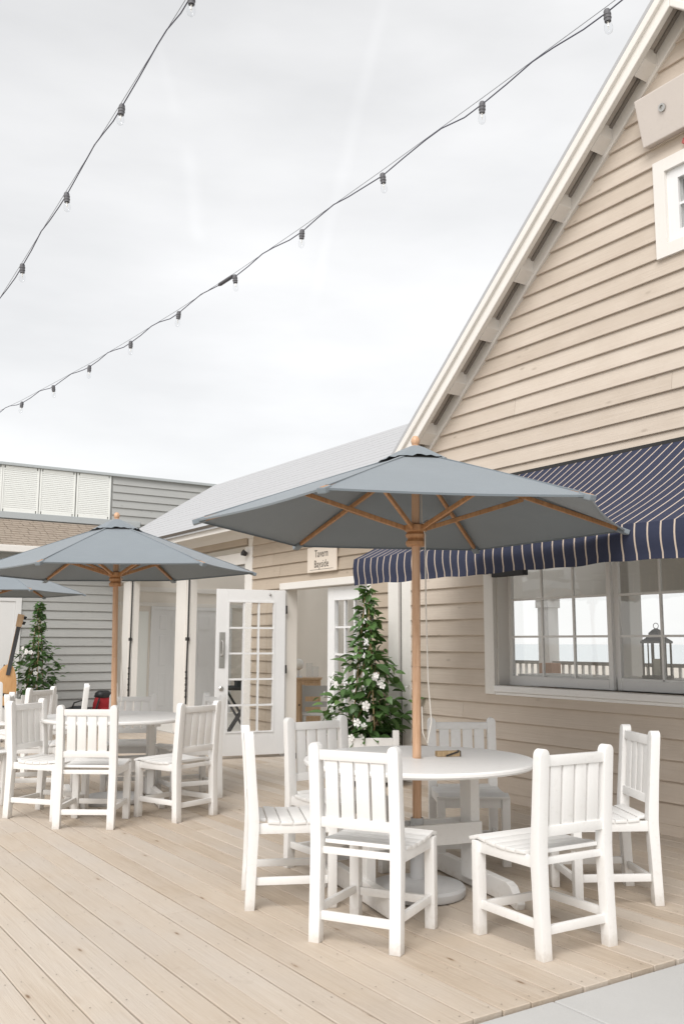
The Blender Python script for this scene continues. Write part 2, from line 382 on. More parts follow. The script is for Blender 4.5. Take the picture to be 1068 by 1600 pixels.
while xs_ < WX-.1:
    yj = 2.76
    while yj < 12.5:
        for dx in (.026, PITCH_D-.034):
            cx_, cy_ = xs_+dx+random.uniform(-.004, .004), yj+random.uniform(-.006, .006)
            scr.add([(cx_+.0033*math.cos(a*math.pi/3), cy_+.0033*math.sin(a*math.pi/3), .0022) for a in range(6)], [(0, 1, 2, 3, 4, 5)])
        yj += .406
    xs_ += PITCH_D
stuff(obj('screw_heads', scr, 'screw', deck))
obj('inner_floor', MB().box((WX+.03, 1.5, -.04), (10.2, 16.5, -.006)), 'innerfloor', deck)
pave = struct(bpy.data.objects.new('pavement', None)); COL.objects.link(pave)
for (x0, x1) in ((-3.2, .345), (.353, 2.762), (2.770, 5.18), (5.188, 9.5)):
    for (y0, y1) in ((.1, 2.700), (-2.6, .092), (-5.3, -2.608)):
        obj('concrete_slab', MB().box((x0, y0, -.16), (x1, y1, -.012)).mesh('slab', .006, 2), 'concrete', pave)
obj('slab_bed', MB().box((-3.2, -5.3, -.3), (9.5, 2.69, -.08)), 'core', pave)

# ------------------------------------------------------------------ lap siding
sid_unit = {}
def siding_unit(axis):
    if axis not in sid_unit:
        # wedge profile, unit length, drawn for a wall facing -X (axis y) or -Y (axis x)
        prof = [(.0, 0), (.0, .001), (-.004, .004), (-.004, 0)]
        h = .150; pr = [(.003, h+.012), (-.009, h+.012), (-.032, .004), (-.029, 0), (.003, 0)]
        m = MB()
        if axis == 'y': m.prism(pr, 'y', 0, 1)
        else: m.prism([(u, v) for u, v in pr], 'y', 0, 1); m.v = [(vv[1], vv[0], vv[2]) for vv in m.v]
        me = m.mesh('siding_board'); sid_unit[axis] = me
    return sid_unit[axis]
def lay(parent, axis, plane, a, b, z, mat, joints=True):
    """one course from a to b along the wall, cut at random butt joints"""
    cuts = [a]
    if joints:
        t = a+random.uniform(.8, 4.2)
        while t < b-.5: cuts.append(t); t += random.uniform(2.4, 4.6)
    cuts.append(b)
    base = siding_unit(axis)
    for s, e in zip(cuts, cuts[1:]):
        L = e-s-.003
        if L < .02: continue
        tw = random.uniform(-.0015, .0015)
        if axis == 'y': o = obj('siding_board', base, mat, parent, (plane+random.uniform(-.001, .001), s, z+tw), scale=(1, L, 1))
        else: o = obj('siding_board', base, mat, parent, (s, plane+random.uniform(-.001, .001), z+tw), scale=(L, 1, 1))
        if len(o.material_slots) and o.data.materials[0] != MT[mat]: o.material_slots[0].link = 'OBJECT'; o.material_slots[0].material = MT[mat]
Z0 = .075           # first lap line

# ------------------------------------------------------------------ main gabled building
gb = thing('gabled_building', 'tall gabled building with taupe lap siding and cream rake trim on the right', 'building', (0, 0, 0))
SL = .886; RY = 3.90; PEAK = 6.297
def ztop(y): return PEAK-SL*abs(y-RY)
WIN = (2.0, 6.17, .985, 2.16)     # y0,y1,z0,z1 of the serving window opening
UW = (2.95, 4.17, 4.36, 4.94)
YL = 7.56                          # left end of the gabled wall
# wall core with openings
cx0, cx1 = WX+.004, WX+.14
m = MB()
m.box((cx0, .2, -.1), (cx1, YL, WIN[2])); m.box((cx0, WIN[1], WIN[2]), (cx1, YL, WIN[3])); m.box((cx0, .2, WIN[2]), (cx1, WIN[0], WIN[3])); m.box((cx0, .2, WIN[3]), (cx1, YL, 2.9))
obj('wall_core', m, 'core', gb)
m = MB()
def gab(zlo, zhi, ya, yb):
    m.prism([(ya, zlo), (yb, zlo), (yb, zhi), (ya, zhi)], 'x', cx0, cx1)
lowY = lambda z: RY-(PEAK-z-.17)/SL
hiY = lambda z: RY+(PEAK-z-.17)/SL
m.prism([(lowY(2.9), 2.9), (hiY(2.9), 2.9), (hiY(UW[2]), UW[2]), (lowY(UW[2]), UW[2])], 'x', cx0, cx1)
m.prism([(UW[1], UW[2]), (hiY(UW[2]), UW[2]), (hiY(UW[3]), UW[3]), (UW[1], UW[3])], 'x', cx0, cx1)
m.prism([(lowY(UW[2]), UW[2]), (UW[0], UW[2]), (UW[0], UW[3]), (lowY(UW[3]), UW[3])], 'x', cx0, cx1)
m.prism([(lowY(UW[3]), UW[3]), (hiY(UW[3]), UW[3]), (RY, PEAK-.17)], 'x', cx0, cx1)
obj('gable_core', m, 'core', gb)
z = Z0-.15
while z < 6.1:
    hi = min(YL-.16 if z < 2.85 else YL-.005, RY+(PEAK-z-.25)/SL); lo = max(.25, RY-(PEAK-z-.25)/SL)
    if hi-lo > .1:
        segs = [(lo, hi)]
        def cut(segs, y0, y1, z0, z1):
            r_ = []
            for a, b in segs:
                if z+.15 <= z0+.03 or z >= z1-.03: r_.append((a, b)); continue
                if a < y0: r_.append((a, min(b, y0)))
                if b > y1: r_.append((max(a, y1), b))
            return r_
        segs = cut(segs, WIN[0]-.1, WIN[1]+.10, WIN[2], WIN[3]+.05)
        segs = cut(segs, UW[0]-.08, UW[1]+.08, UW[2]-.08, UW[3]+.08)
        for a, b in segs: lay(gb, 'y', WX, a, b, z, 'siding')
    z += .15
obj('skirt_board', MB().box((WX-.028, .2, -.03), (WX+.003, YL, .0745)).mesh('skirt', .003), 'siding', gb)
# rake: crown, fascia, soffit with lookouts, frieze
def slope_board(x0, x1, dz_top, dz_bot, side, y_end):
    """board following the rake, between vertical offsets below the roof line"""
    ya, yb = RY, y_end
    za, zb = PEAK, PEAK-SL*abs(y_end-RY)
    return MB().prism([(ya, za-dz_top), (yb, zb-dz_top), (yb, zb-dz_bot), (ya, za-dz_bot)], 'x', x0, x1)
for side, ye in ((1, 7.62), (-1, .2)):
    obj('rake_crown', slope_board(5.475, 5.53, .0, .085, side, ye).mesh('rc', .008, 2), 'trim', gb)
    obj('rake_fascia', slope_board(5.505, 5.545, .075, .155, side, ye).mesh('rf', .004, 1), 'trim', gb)
    obj('rake_fascia', slope_board(5.492, 5.5455, .150, .222, side, ye).mesh('rf2', .008, 2), 'trim', gb)
    obj('soffit_board', slope_board(5.546, 5.745, .085, .11, side, ye), 'soffitd', gb)
    obj('vent_strip', slope_board(5.660, 5.691, .1105, .128, side, ye), 'ventd', gb)
    obj('vent_strip', slope_board(5.60, 5.612, .1105, .124, side, ye), 'ventd', gb)
    obj('rake_frieze', slope_board(5.692, 5.736, .112, .262, side, ye).mesh('fz', .004, 1), 'trim', gb)
    k = 0; t = .33
    while True:
        y = RY+side*t; zc = PEAK-SL*t
        if t > 3.6: break
        mm = MB(); hw = .05
        mm.prism([(y-hw, zc+SL*hw*side-.112), (y+hw, zc-SL*hw*side-.112), (y+hw, zc-SL*hw*side-.226), (y-hw, zc+SL*hw*side-.226)], 'x', 5.545, 5.693)
        obj('lookout', mm, 'trim', gb); t += .457
    # roof slab
    obj('roof', slope_board(5.478, 12.0, -.045, -.002, side, ye+side*.06), 'roof', gb)
    obj('roof_deck', slope_board(5.76, 12.0, .0, .10, side, ye), 'ceil', gb)
# upper window
uw = obj('window', MB().box((WX-.045, UW[1]-.004, UW[2]-.10), (WX+.02, UW[1]+.098, UW[3]+.10)).box((WX-.045, UW[0]-.098, UW[2]-.10), (WX+.02, UW[0]+.004, UW[3]+.10)).box((WX-.043, UW[0], UW[3]), (WX+.02, UW[1], UW[3]+.10)).box((WX-.043, UW[0], UW[2]-.10), (WX+.02, UW[1], UW[2])), 'trim', gb); uw['label'] = 'small white window high in the gable'
m = MB()
for y0, y1 in ((UW[1]-.10, UW[1]-.004), (UW[0]+.004, UW[0]+.10)): m.box((WX-.015, y0, UW[2]+.002), (WX+.05, y1, UW[3]-.002))
m.box((WX-.014, UW[0]+.1, UW[2]+.002), (WX+.049, UW[1]-.1, UW[2]+.085)); m.box((WX-.014, UW[0]+.1, UW[3]-.085), (WX+.049, UW[1]-.1, UW[3]-.002))
obj('sash', m, 'doorw', uw)
m = MB(); m.box((WX, UW[0]+.1, 4.64), (WX+.03, UW[1]-.1, 4.66))
for y in (3.35, 3.75): m.box((WX+.001, y-.01, UW[2]+.085), (WX+.029, y+.01, UW[3]-.085))
obj('muntin', m, 'doorw', uw); obj('pane', MB().box((WX+.012, UW[0]+.1, UW[2]+.08), (WX+.016, UW[1]-.1, UW[3]-.08)), 'glass', uw)
obj('curtain', MB().box((WX+.06, UW[0], UW[2]), (WX+.07, UW[1], UW[3])), 'greych', uw)
# serving window
y0, y1, z0, z1 = WIN
win = obj('window', MB().box((WX-.040, y1, z0-.08), (WX+.003, y1+.125, z1+.10)).mesh('wt', .004, 1), 'trim', gb); win['label'] = 'wide white serving window under the striped awning'
obj('sill', MB().box((WX-.052, y0-.1, z0-.055), (WX+.14, y1-.001, z0)).box((WX-.036, y0-.1, z0-.082), (WX+.002, y1-.001, z0-.056)).mesh('ws', .004, 1), 'white', win)
obj('jamb', MB().box((WX+.003, y1-.012, z0), (WX+.20, y1+.03, z1)), 'trim', win)
obj('header', MB().box((WX-.04, y0-.1, z1), (WX+.2, y1, z1+.10)), 'trim', win)
XS = 5.87
def sash(ya, yb, xs, cols, nm):
    s = .045; m = MB()
    m.box((xs, ya, z0+.001), (xs+.035, ya+s, z1)); m.box((xs, yb-s, z0+.001), (xs+.035, yb, z1)); m.box((xs+.001, ya+s, z0+.002), (xs+.034, yb-s, z0+.085)); m.box((xs+.001, ya+s, z1-.06), (xs+.034, yb-s, z1))
    so_ = obj('sash', m.mesh('sash', .003, 1), 'white', win)
    ga, gbb = ya+s, yb-s
    for i in range(1, cols): yy = ga+(gbb-ga)*i/cols; obj('muntin', MB().box((xs+.008, yy-.009, z0+.085), (xs+.028, yy+.009, z1-.06)), 'white', win)
    for zz in (1.412, 1.740): obj('muntin', MB().box((xs+.0075, ga, zz-.009), (xs+.0275, gbb, zz+.009)), 'white', win)
    cuts = [ga+(gbb-ga)*i/cols for i in range(cols+1)]; zs = [z0+.085, 1.412, 1.74, z1-.06]
    for i in range(cols):
        for j in range(3): obj('pane', MB().box((xs+.016, cuts[i]+.009, zs[j]+.009), (xs+.019, cuts[i+1]-.009, zs[j+1]-.009)), 'glass', win)
sash(4.985, 6.157, XS, 3, 0); sash(3.72, 4.985-.002, XS+.037, 3, 0); sash(2.02, 3.73, XS, 4, 0)
# the covered porch seen through the window
obj('ceiling', MB().box((WX+.14, .2, 2.62), (10.0, YL, 2.66)), 'ceil', gb)
for y in (1.5, 3.0, 4.6, 6.2): obj('ceiling_beam', MB().box((5.9, y-.06, 2.44), (9.9, y+.06, 2.618)).mesh('cb', .005), 'trim', gb)
obj('eaves_beam', MB().box((9.32, .2, 1.98), (9.50, 10.88, 2.615)).mesh('eb', .006), 'trim', gb)
for (px, py, w) in ((9.41, 9.09, .10), (9.41, 7.9, .05), (9.41, 6.6, .10), (9.41, 4.6, .10), (9.41, 2.4, .10), (7.0, 5.74, .085), (7.0, 2.6, .085)):
    top = 2.44 if px < 9 else 1.98
    mm = MB().box((px-w, py-w, 0), (px+w, py+w, top)).box((px-w-.02, py-w-.02, 0), (px+w+.02, py+w+.02, .16)).box((px-w-.02, py-w-.02, top-.14), (px+w+.02, py+w+.02, top-.003))
    obj('porch_column', mm.mesh('pc', .006, 1), 'white', gb)
obj('handrail', MB().box((9.37, .3, 1.075), (9.45, 10.88, 1.12)).mesh('hr', .005), 'greych', gb)
obj('bottom_rail', MB().box((9.385, .3, .12), (9.435, 10.88, .165)), 'white', gb)
bal = MB().box((-.014, -.014, .165), (.014, .014, 1.075)).mesh('baluster'); yy = 3.2
while yy < 10.9: obj('baluster', bal, 'white', gb, (9.41, yy, 0)); yy += .115
# counter inside the window
obj('counter', MB().box((5.915, 2.2, 1.05), (6.35, 6.1, 1.085)).mesh('ct', .005), 'white', gb)
m = MB(); m.box((6.3, 2.3, 0), (6.34, 6.0, 1.05)); obj('counter_front', m, 'inner', gb)

# ------------------------------------------------------------------ low wing with the tavern door
wg = thing('low_wing', 'low wing with french doors, taupe siding and grey roof left of the gable', 'building')
DO = (8.11, 9.90, 0, 2.0); WE = 10.98; WEND = 15.65
m = MB()
m.box((cx0, 7.66, -.1), (cx1, DO[0], 2.9)); m.box((cx0, DO[1], -.1), (cx1, WE-.02, 2.9)); m.box((cx0, DO[0], DO[3]), (cx1, DO[1], 2.9)); obj('wall_core', m, 'inner', wg)
z = Z0-.15
while z < 2.75:
    if z+.15 < 2.06:
        lay(wg, 'y', WX, 7.76, DO[0]-.03, z, 'tan_siding', False); lay(wg, 'y', WX, DO[1]+.10, WE-.19, z, 'tan_siding', False)
    else: lay(wg, 'y', WX, 7.76, WE-.19, z, 'tan_siding')
    z += .15
# joint between the buildings
obj('corner_board', MB().box((WX-.034, 7.588, 0), (WX+.003, 7.762, 2.9)).mesh('cb1', .004), 'trim', wg)
obj('corner_board', MB().box((WX-.034, 7.385, 0), (WX+.0025, 7.532, 2.95)).mesh('cb2', .004), 'trim', gb)
obj('corner_board', MB().box((WX-.036, WE-.20, 0), (WX+.13, WE, 2.62)).mesh('cb3', .005), 'trim', wg)
obj('joint_shade_strip', MB().box((WX+.02, 7.50, 0), (WX+.06, 7.70, 2.92)), 'core', wg)  # dark strip added to stand for the shade in the gap
# door frame
df = obj('door_frame', MB().box((WX-.036, DO[1]+.002, 0), (WX+.135, DO[1]+.10, DO[3])).box((WX-.036, DO[0]-.03, 0), (WX+.135, DO[0]+.03, DO[3])).box((WX-.042, DO[0]-.04, DO[3]+.002), (WX+.135, DO[1]+.13, DO[3]+.085)).mesh('dfm', .004, 1), 'trim', wg)
obj('threshold', MB().box((WX-.03, DO[0]+.03, 0), (WX+.13, DO[1], .03)), 'dark', wg)
def french_leaf(w, h, name, label):
    """leaf in local coords: x along the leaf from the hinge, y thickness"""
    st = .135; bt = .26; tp = .14; t = .022; e = bpy.data.objects.new(name, None); COL.objects.link(e); e['label'] = label; e.empty_display_size = .1
    m = MB().box((0, -t, 0), (st, t, h)).box((w-st, -t, 0), (w, t, h)).box((st, -t+.001, 0), (w-st, t-.001, bt)).box((st, -t+.001, h-tp), (w-st, t-.001, h))
    obj('stile_and_rail', m.mesh('leaf', .002, 1), 'doorw', e)
    m = MB(); b = .016
    m.box((st, -t-.006, bt), (w-st, t+.006, bt+b)).box((st, -t-.006, h-tp-b), (w-st, t+.006, h-tp)).box((st, -t-.0055, bt+b), (st+b, t+.0055, h-tp-b)).box((w-st-b, -t-.0055, bt+b), (w-st, t+.0055, h-tp-b))
    obj('glazing_bead', m, 'doorw', e)
    ga, gb_ = st+b, w-st-b; za, zb = bt+b, h-tp-b
    for i in (1, 2): xx = ga+(gb_-ga)*i/3; obj('muntin', MB().box((xx-.011, -.016, za), (xx+.011, .016, zb)), 'doorw', e)
    for j in range(1, 5): zz = za+(zb-za)*j/5; obj('muntin', MB().box((ga, -.0155, zz-.011), (gb_, .0155, zz+.011)), 'doorw', e)
    for i in range(3):
        for j in range(5):
            xa = ga+(gb_-ga)*i/3+.011; xb = ga+(gb_-ga)*(i+1)/3-.011; zc = za+(zb-za)*j/5+.011; zd = za+(zb-za)*(j+1)/5-.011
            obj('pane', MB().box((xa, -.002, zc), (xb, .002, zd)), 'glass', e)
    return e, w, h, t
e, w, h, t = french_leaf(.86, 1.955, 'french_door', 'french door leaf standing open onto the deck')
e.parent = wg; e.location = (WX-.045, DO[1]-.02, .035); e.rotation_euler = (0, 0, R(169))
sgn = 1   # +y local faces the camera side (towards -Y)
m = MB().box((w-.105, t, 1.02), (w-.035, t+.006, 1.44)); obj('push_plate', m.mesh('pp', .002), 'steel', e)
m = MB().tube([(w-.07, t+.006, 1.16), (w-.07, t+.05, 1.18), (w-.07, t+.055, 1.25), (w-.07, t+.05, 1.32), (w-.07, t+.006, 1.34)], .010, 8); obj('pull_handle', m, 'steel', e)
m = MB().lathe([(0, 0), (.028, 0), (.03, .006), (.018, .016), (0, .018)], 16); o = obj('lock_cylinder', m, 'steel', e, (w-.07, t, .78), (R(-90), 0, 0))
for zz in (.25, 1.0, 1.72): obj('hinge', MB().tube([(-.012, t+.004, zz-.05), (-.012, t+.004, zz+.05)], .011, 8), 'dark', e)
obj('closer_stud', MB().lathe([(0, 0), (.014, 0), (.012, .02), (0, .024)], 12), 'steel', e, (.20, t, 1.9), (R(-90), 0, 0))
e, w, h, t = french_leaf(.875, 1.955, 'french_door', 'closed french door leaf behind the flowering plant')
e.parent = wg; e.location = (WX+.05, DO[0]+.035, .035); e.rotation_euler = (0, 0, R(90))
CHL = MB().box((-.018, -.010, -.02), (.018, .010, .02)).mesh('chain_link', .006, 1); CHL.materials.append(MT['dark'])
# open bay: posts, beams, tracks
for (ya, yb) in ((12.76, 13.32), (15.10, 15.62)):
    pp = obj('bay_post', MB().box((WX-.02, ya+.16, 0), (WX+.13, yb-.14, 2.66)).box((WX+.0, ya, 0), (WX+.10, ya+.158, 2.66)).box((WX+.0, yb-.138, 0), (WX+.10, yb, 2.66)).mesh('bp', .006, 2), 'trim', wg)
    obj('curtain_track', MB().tube([(WX-.035, ya+.02, .45), (WX-.035, ya+.02, 1.0), (WX-.04, ya-.01, 1.5), (WX-.03, ya+.01, 2.5), (WX-.02, ya+.06, 2.56)], .014, 6), 'dark', pp)
    obj('track_clip', MB().box((WX-.055, ya-.02, 1.38), (WX-.02, ya+.05, 1.43)), 'dark', pp)
    for i in range(9): obj('chain_link', CHL, None, pp, (WX-.038, ya+.02, .56+i*.045), (0, 0, R(90*(i % 2))))
obj('bay_beam', MB().box((WX-.03, WE+.002, 2.40), (WX+.12, WEND, 2.56)).mesh('bb', .006), 'trim', wg)
obj('bay_beam', MB().box((WX-.012, WE+.002, 2.66), (WX+.11, WEND, 2.905)).mesh('bb2', .006), 'tan_siding', wg)
obj('rolled_shade', MB().tube([(WX+.05, WE+.05, 2.36), (WX+.05, 12.7, 2.36)], .05, 10), 'greych', wg)
obj('floodlight', MB().lathe([(0, 0), (.03, 0), (.04, .05), (.045, .06), (0, .06)], 10), 'dark', wg, (WX-.06, WE-.08, 2.52), (0, R(-70), 0))
# eaves, gutter and roof of the wing
XE, ZE, XR, ZR = 5.36, 2.93, 7.5, 4.30
obj('soffit', MB().box((XE+.03, 7.60, 2.905), (WX+.14, WEND, 2.925)), 'trim', wg)
obj('eaves_fascia', MB().box((XE, 7.63, 2.80), (XE+.028, WEND+.05, 2.935)).mesh('ef', .004), 'trim', wg)
obj('crown_moulding', MB().prism([(WX-.004, 2.904), (WX-.16, 2.904), (WX-.13, 2.86), (WX-.06, 2.82), (WX-.004, 2.74)], 'y', 7.78, WEND), 'trim', wg)
sx = (ZR-ZE)/(XR-XE)
m = MB(); A = [(XE-.04, WEND+.10, ZE-.04*sx+.012), (XE-.04, 7.64, ZE-.04*sx+.012), (XR, 6.05, ZR+.012), (XR, WEND+.10, ZR+.012)]
m.add(A+[(a, b, c-.05) for a, b, c in A], [(0, 1, 2, 3), (7, 6, 5, 4), (0, 4, 5, 1), (1, 5, 6, 2), (2, 6, 7, 3), (3, 7, 4, 0)])
obj('roof', m, 'roof', wg)
m = MB(); A = [(XR+.001, WEND+.10, ZR+.012), (XR+.001, 6.05, ZR+.012), (9.9, 7.7, 2.75), (9.9, WEND+.10, 2.75)]
m.add(A+[(a, b, c-.05) for a, b, c in A], [(0, 1, 2, 3), (7, 6, 5, 4), (0, 4, 5, 1), (1, 5, 6, 2), (2, 6, 7, 3), (3, 7, 4, 0)])
obj('added_glass_roof', m, 'glass', wg)  # unseen back slope, glass added to let daylight into the wing
NC = 18
for k in range(NC):
    t0, t1 = k/NC, (k+1.12)/NC
    def rp(t, y, dz): return (XE-.04+(XR-XE+.04)*t, y, ZE-.04*sx+.012+(ZR-ZE+.04*sx)*t+dz)
    ylo = lambda t: 7.64+(6.05-7.64)*t
    t1 = min(t1, 1); dz0 = .008+random.uniform(0, .002)
    obj('roof_course', MB().add([rp(t0, WEND+.10, dz0), rp(t0, ylo(t0), dz0), rp(t1, ylo(t1), .004), rp(t1, WEND+.10, .004), rp(t0, WEND+.10, .001), rp(t0, ylo(t0), .001)], [(0, 1, 2, 3), (0, 4, 5, 1)]), 'roof', wg)
obj('drip_edge', MB().box((XE-.05, 7.66, ZE-.035), (XE-.035, WEND+.10, ZE+.0)), 'core', wg)
obj('gable_end', MB().prism([(XE+.1, 2.93), (9.8, 2.93), (XR, ZR-.06)], 'y', WEND-.05, WEND), 'grey_siding', wg)
# inside of the wing
obj('ceiling', MB().box((WX+.14, 7.58, 2.70), (6.7, 16.5, 2.74)), 'ceil', wg)  # kept short so daylight from the added glass slope gets in
BW = 16.55
obj('far_wall', MB().box((9.56, 10.9, 0), (9.66, BW, 2.72)), 'inner', wg)
obj('back_wall', MB().box((WX-.3, BW, 0), (10.2, BW+.1, 2.75)), 'inner', wg)
for zz, hh in ((2.30, .09), (2.03, .07)): obj('picture_rail', MB().box((WX-.2, BW-.025, zz), (10.1, BW-.001, zz+hh)).mesh('prl', .004), 'trim', wg)
def panel_door(xa, xb, label):
    d = obj('panel_door', MB().box((xa-.07, BW-.032, 0), (xa, BW-.001, 2.03)).box((xb, BW-.032, 0), (xb+.07, BW-.001, 2.03)).box((xa, BW-.031, 1.965), (xb, BW-.001, 2.029)), 'doorw', wg); d['label'] = label
    obj('leaf', MB().box((xa+.003, BW-.020, .01), (xb-.003, BW-.0015, 1.962)), 'doorw', d)
    wd = (xb-xa-.33)/2
    for i in range(2):
        xx = xa+.11+i*(wd+.11)
        for (za, zb) in ((.18, .78), (.92, 1.48), (1.60, 1.86)):
            obj('panel', MB().box((xx, BW-.030, za), (xx+wd, BW-.0205, zb)).mesh('pn', .008, 2), 'doorw', d)
    obj('knob', MB().lathe([(0, 0), (.012, 0), (.012, .03), (.03, .045), (.03, .06), (0, .075)], 12), 'steel', d, (xb-.07, BW-.021, .98), (R(90), 0, 0))
panel_door(6.70, 7.30, 'left white six panel door inside the porch'); panel_door(7.50, 8.25, 'right white six panel door inside the porch')
obj('pale_panel', MB().box((6.2, BW-.02, .0), (6.58, BW-.001, 1.93)), 'louvre', wg)

# ------------------------------------------------------------------ grey building at the back
gy = thing('grey_building', 'grey sided building with louvred parapet closing the far end of the deck', 'building')
GY = 16.0
obj('wall_core', MB().box((-2, GY+.004, -.1), (WX-.02, GY+.15, 3.0)), 'grey_siding', gy)
z = Z0-.15+.015
while z < 2.7:
    lay(gy, 'x', GY, 4.10, WX-.03, z, 'grey_siding', False); lay(gy, 'x', GY, -1.0, 3.15, z, 'grey_siding')
    z += .15
gd = obj('door', MB().box((3.18, GY-.04, 0), (3.27, GY-.001, 2.12)).box((4.00, GY-.04, 0), (4.10, GY-.001, 2.12)).box((3.27, GY-.039, 2.03), (4.0, GY-.001, 2.12)).mesh('gd', .004), 'doorw', gy)
obj('leaf', MB().box((3.273, GY-.022, .01), (3.997, GY-.0015, 2.027)), 'doorw', gd); obj('knob', MB().lathe([(0, 0), (.012, 0), (.012, .03), (.03, .045), (.03, .06), (0, .075)], 12), 'steel', gd, (3.36, GY-.023, .98), (R(90), 0, 0))
GU = 17.2
# pent roof of shingles: courses with real steps
m = MB(); n = 12; yA, zA, yB, zB = GY-.32, 2.93, GU-.02, 3.56
for i in range(n):
    t0, t1 = i/n, (i+1.25)/n
    ya, yb = yA+(yB-yA)*t0, yA+(yB-yA)*min(t1, 1); za, zb = zA+(zB-zA)*t0+.016, zA+(zB-zA)*min(t1, 1)+.004
    xx = -1.5
    while xx < 6.4:
        w_ = random.uniform(.10, .24); j = random.uniform(0, .008)
        m.add([(xx, ya, za+j), (xx+w_-.006, ya, za+j), (xx+w_-.006, yb, zb), (xx, yb, zb), (xx, ya, za-.02), (xx+w_-.006, ya, za-.02)], [(0, 1, 2, 3), (0, 4, 5, 1)]); xx += w_
stuff(obj('shingles', m, 'shingle', gy))
obj('roof_board', MB().prism([(yA, zA-.03), (yB, zB-.03), (yB, zB-.005), (yA, zA-.005)], 'x', -1.5, 6.4), 'core', gy)
obj('eaves_gutter', MB().box((-1.5, yA-.06, zA-.10), (6.4, yA-.004, zA+.012)).mesh('gg', .01, 2), 'trim', gy)
obj('eaves_soffit', MB().box((-1.5, yA, zA-.09), (5.3, GY+.1, zA-.07)), 'grey_trim', gy)
UZ0, UZ1 = 3.62, 4.56
obj('upper_wall', MB().box((-1.5, GU+.02, 3.4), (9.5, GU+.2, UZ1)), 'grey_siding', gy)
z = UZ0+.03
while z < UZ1-.1:
    lay(gy, 'x', GU+.015, 6.03, 9.4, z, 'grey_siding', False); z += .15
obj('fascia_board', MB().box((-1.5, GU-.03, 3.585), (6.6, GU+.012, 3.70)).mesh('fb', .005), 'grey_trim', gy)
obj('parapet_cap', MB().box((-1.5, GU-.06, UZ1-.005), (9.5, GU+.25, UZ1+.05)).mesh('pcap', .008), 'grey_trim', gy)
for xa in (1.95, 2.62, 3.29, 3.95, 4.63, 5.32):
    xb = xa+.665
    pn = obj('louvre_panel', MB().box((xa, GU-.02, 3.702), (xa+.03, GU+.01, UZ1-.01)).box((xb-.03, GU-.02, 3.702), (xb, GU+.01, UZ1-.01)).box((xa+.05, GU-.019, 3.703), (xb-.05, GU+.01, 3.75)).box((xa+.05, GU-.019, UZ1-.06), (xb-.05, GU+.01, UZ1-.011)), 'louvre', gy)
    mm = MB(); zz = 3.752
    while zz < UZ1-.075:
        mm.add([(xa+.03, GU-.014, zz), (xb-.03, GU-.014, zz), (xb-.03, GU-.002, zz+.038), (xa+.03, GU-.002, zz+.038), (xa+.03, GU-.014, zz+.026), (xb-.03, GU-.014, zz+.026)], [(0, 1, 2, 3), (0, 4, 5, 1), (4, 3, 2, 5)]); zz += .036
    stuff(obj('louvre_slats', mm, 'louvre', pn))

# ------------------------------------------------------------------ awning
aw = thing('awning', 'navy awning with cream pinstripes over the serving window', 'awning', (0, 0, 0))
AX0, AZ0, AX1, AZ1, AY0, AY1 = WX-.03, 2.845, 4.41, 2.055, 1.2, 6.48
NYA = 88; NXA = 12
m = MB(); vs = []; rnd = random.Random(3)
for j in range(NYA+1):
    y = AY0+(AY1-AY0)*j/NYA
    for i in range(NXA+1):
        t = i/NXA; sag = -.050*math.sin(math.pi*t)-.008*math.sin(math.pi*t)*math.sin(y*5.1)
        vs.append((AX0+(AX1-AX0)*t, y, AZ0+(AZ1-AZ0)*t+sag+.004*math.sin(y*9)*t))
fs = [(j*(NXA+1)+i, j*(NXA+1)+i+1, (j+1)*(NXA+1)+i+1, (j+1)*(NXA+1)+i) for j in range(NYA) for i in range(NXA)]
me = m.add(vs, fs).mesh('awning_canopy', smooth=True); obj('canopy', me, 'awning', aw)
vs = []; NZ = 6
for j in range(NYA*2+1):
    y = AY0+(AY1-AY0)*j/(NYA*2)
    for i in range(NZ+1):
        t = i/NZ; zt = AZ1+.004*math.sin(y*9); zb = 1.835+.004*math.sin(y*7.3)+.003*math.sin(y*17)
        vs.append((AX1-.004-.012*math.sin(math.pi*min(1, t*1.2))+t*(.010*math.sin(y*6.1)+.006*math.sin(y*14.3+1)), y+t*.007*math.sin(y*11+.6), zt+(zb-zt)*t))
fs = [(j*(NZ+1)+i, j*(NZ+1)+i+1, (j+1)*(NZ+1)+i+1, (j+1)*(NZ+1)+i) for j in range(NYA*2) for i in range(NZ)]
obj('valance', MB().add(vs, fs).mesh('valance', smooth=True), 'awning', aw)
# side cheek at the left end
obj('side_flap', MB().add([(AX1, AY1+.001, AZ1), (AX1+.012, AY1+.001, 1.84), (AX1+.16, AY1+.004, 1.86), (AX1+.30, AY1+.003, AZ1+(AZ0-AZ1)*.30/(AX0-AX1)-.03)], [(0, 1, 2, 3)]), 'awning', aw)
obj('front_bar', MB().tube([(AX1+.02, AY0, AZ1-.025), (AX1+.02, AY1-.01, AZ1-.025)], .018, 8), 'dark', aw)
for y in (AY1-.25, 4.3, 2.2):
    obj('arm', MB().tube([(WX-.02, y, 1.99), (5.1, y-.03, 1.95), (AX1+.03, y, AZ1-.06)], .017, 8), 'dark', aw)
obj('motor_box', MB().box((WX-.10, 5.72, 1.935), (WX-.042, 6.12, 2.0)).mesh('mbx', .006), 'black', aw)
obj('wall_bar', MB().box((WX-.07, AY0, AZ0-.05), (WX-.027, AY1, AZ0+.0)), 'dark', aw)

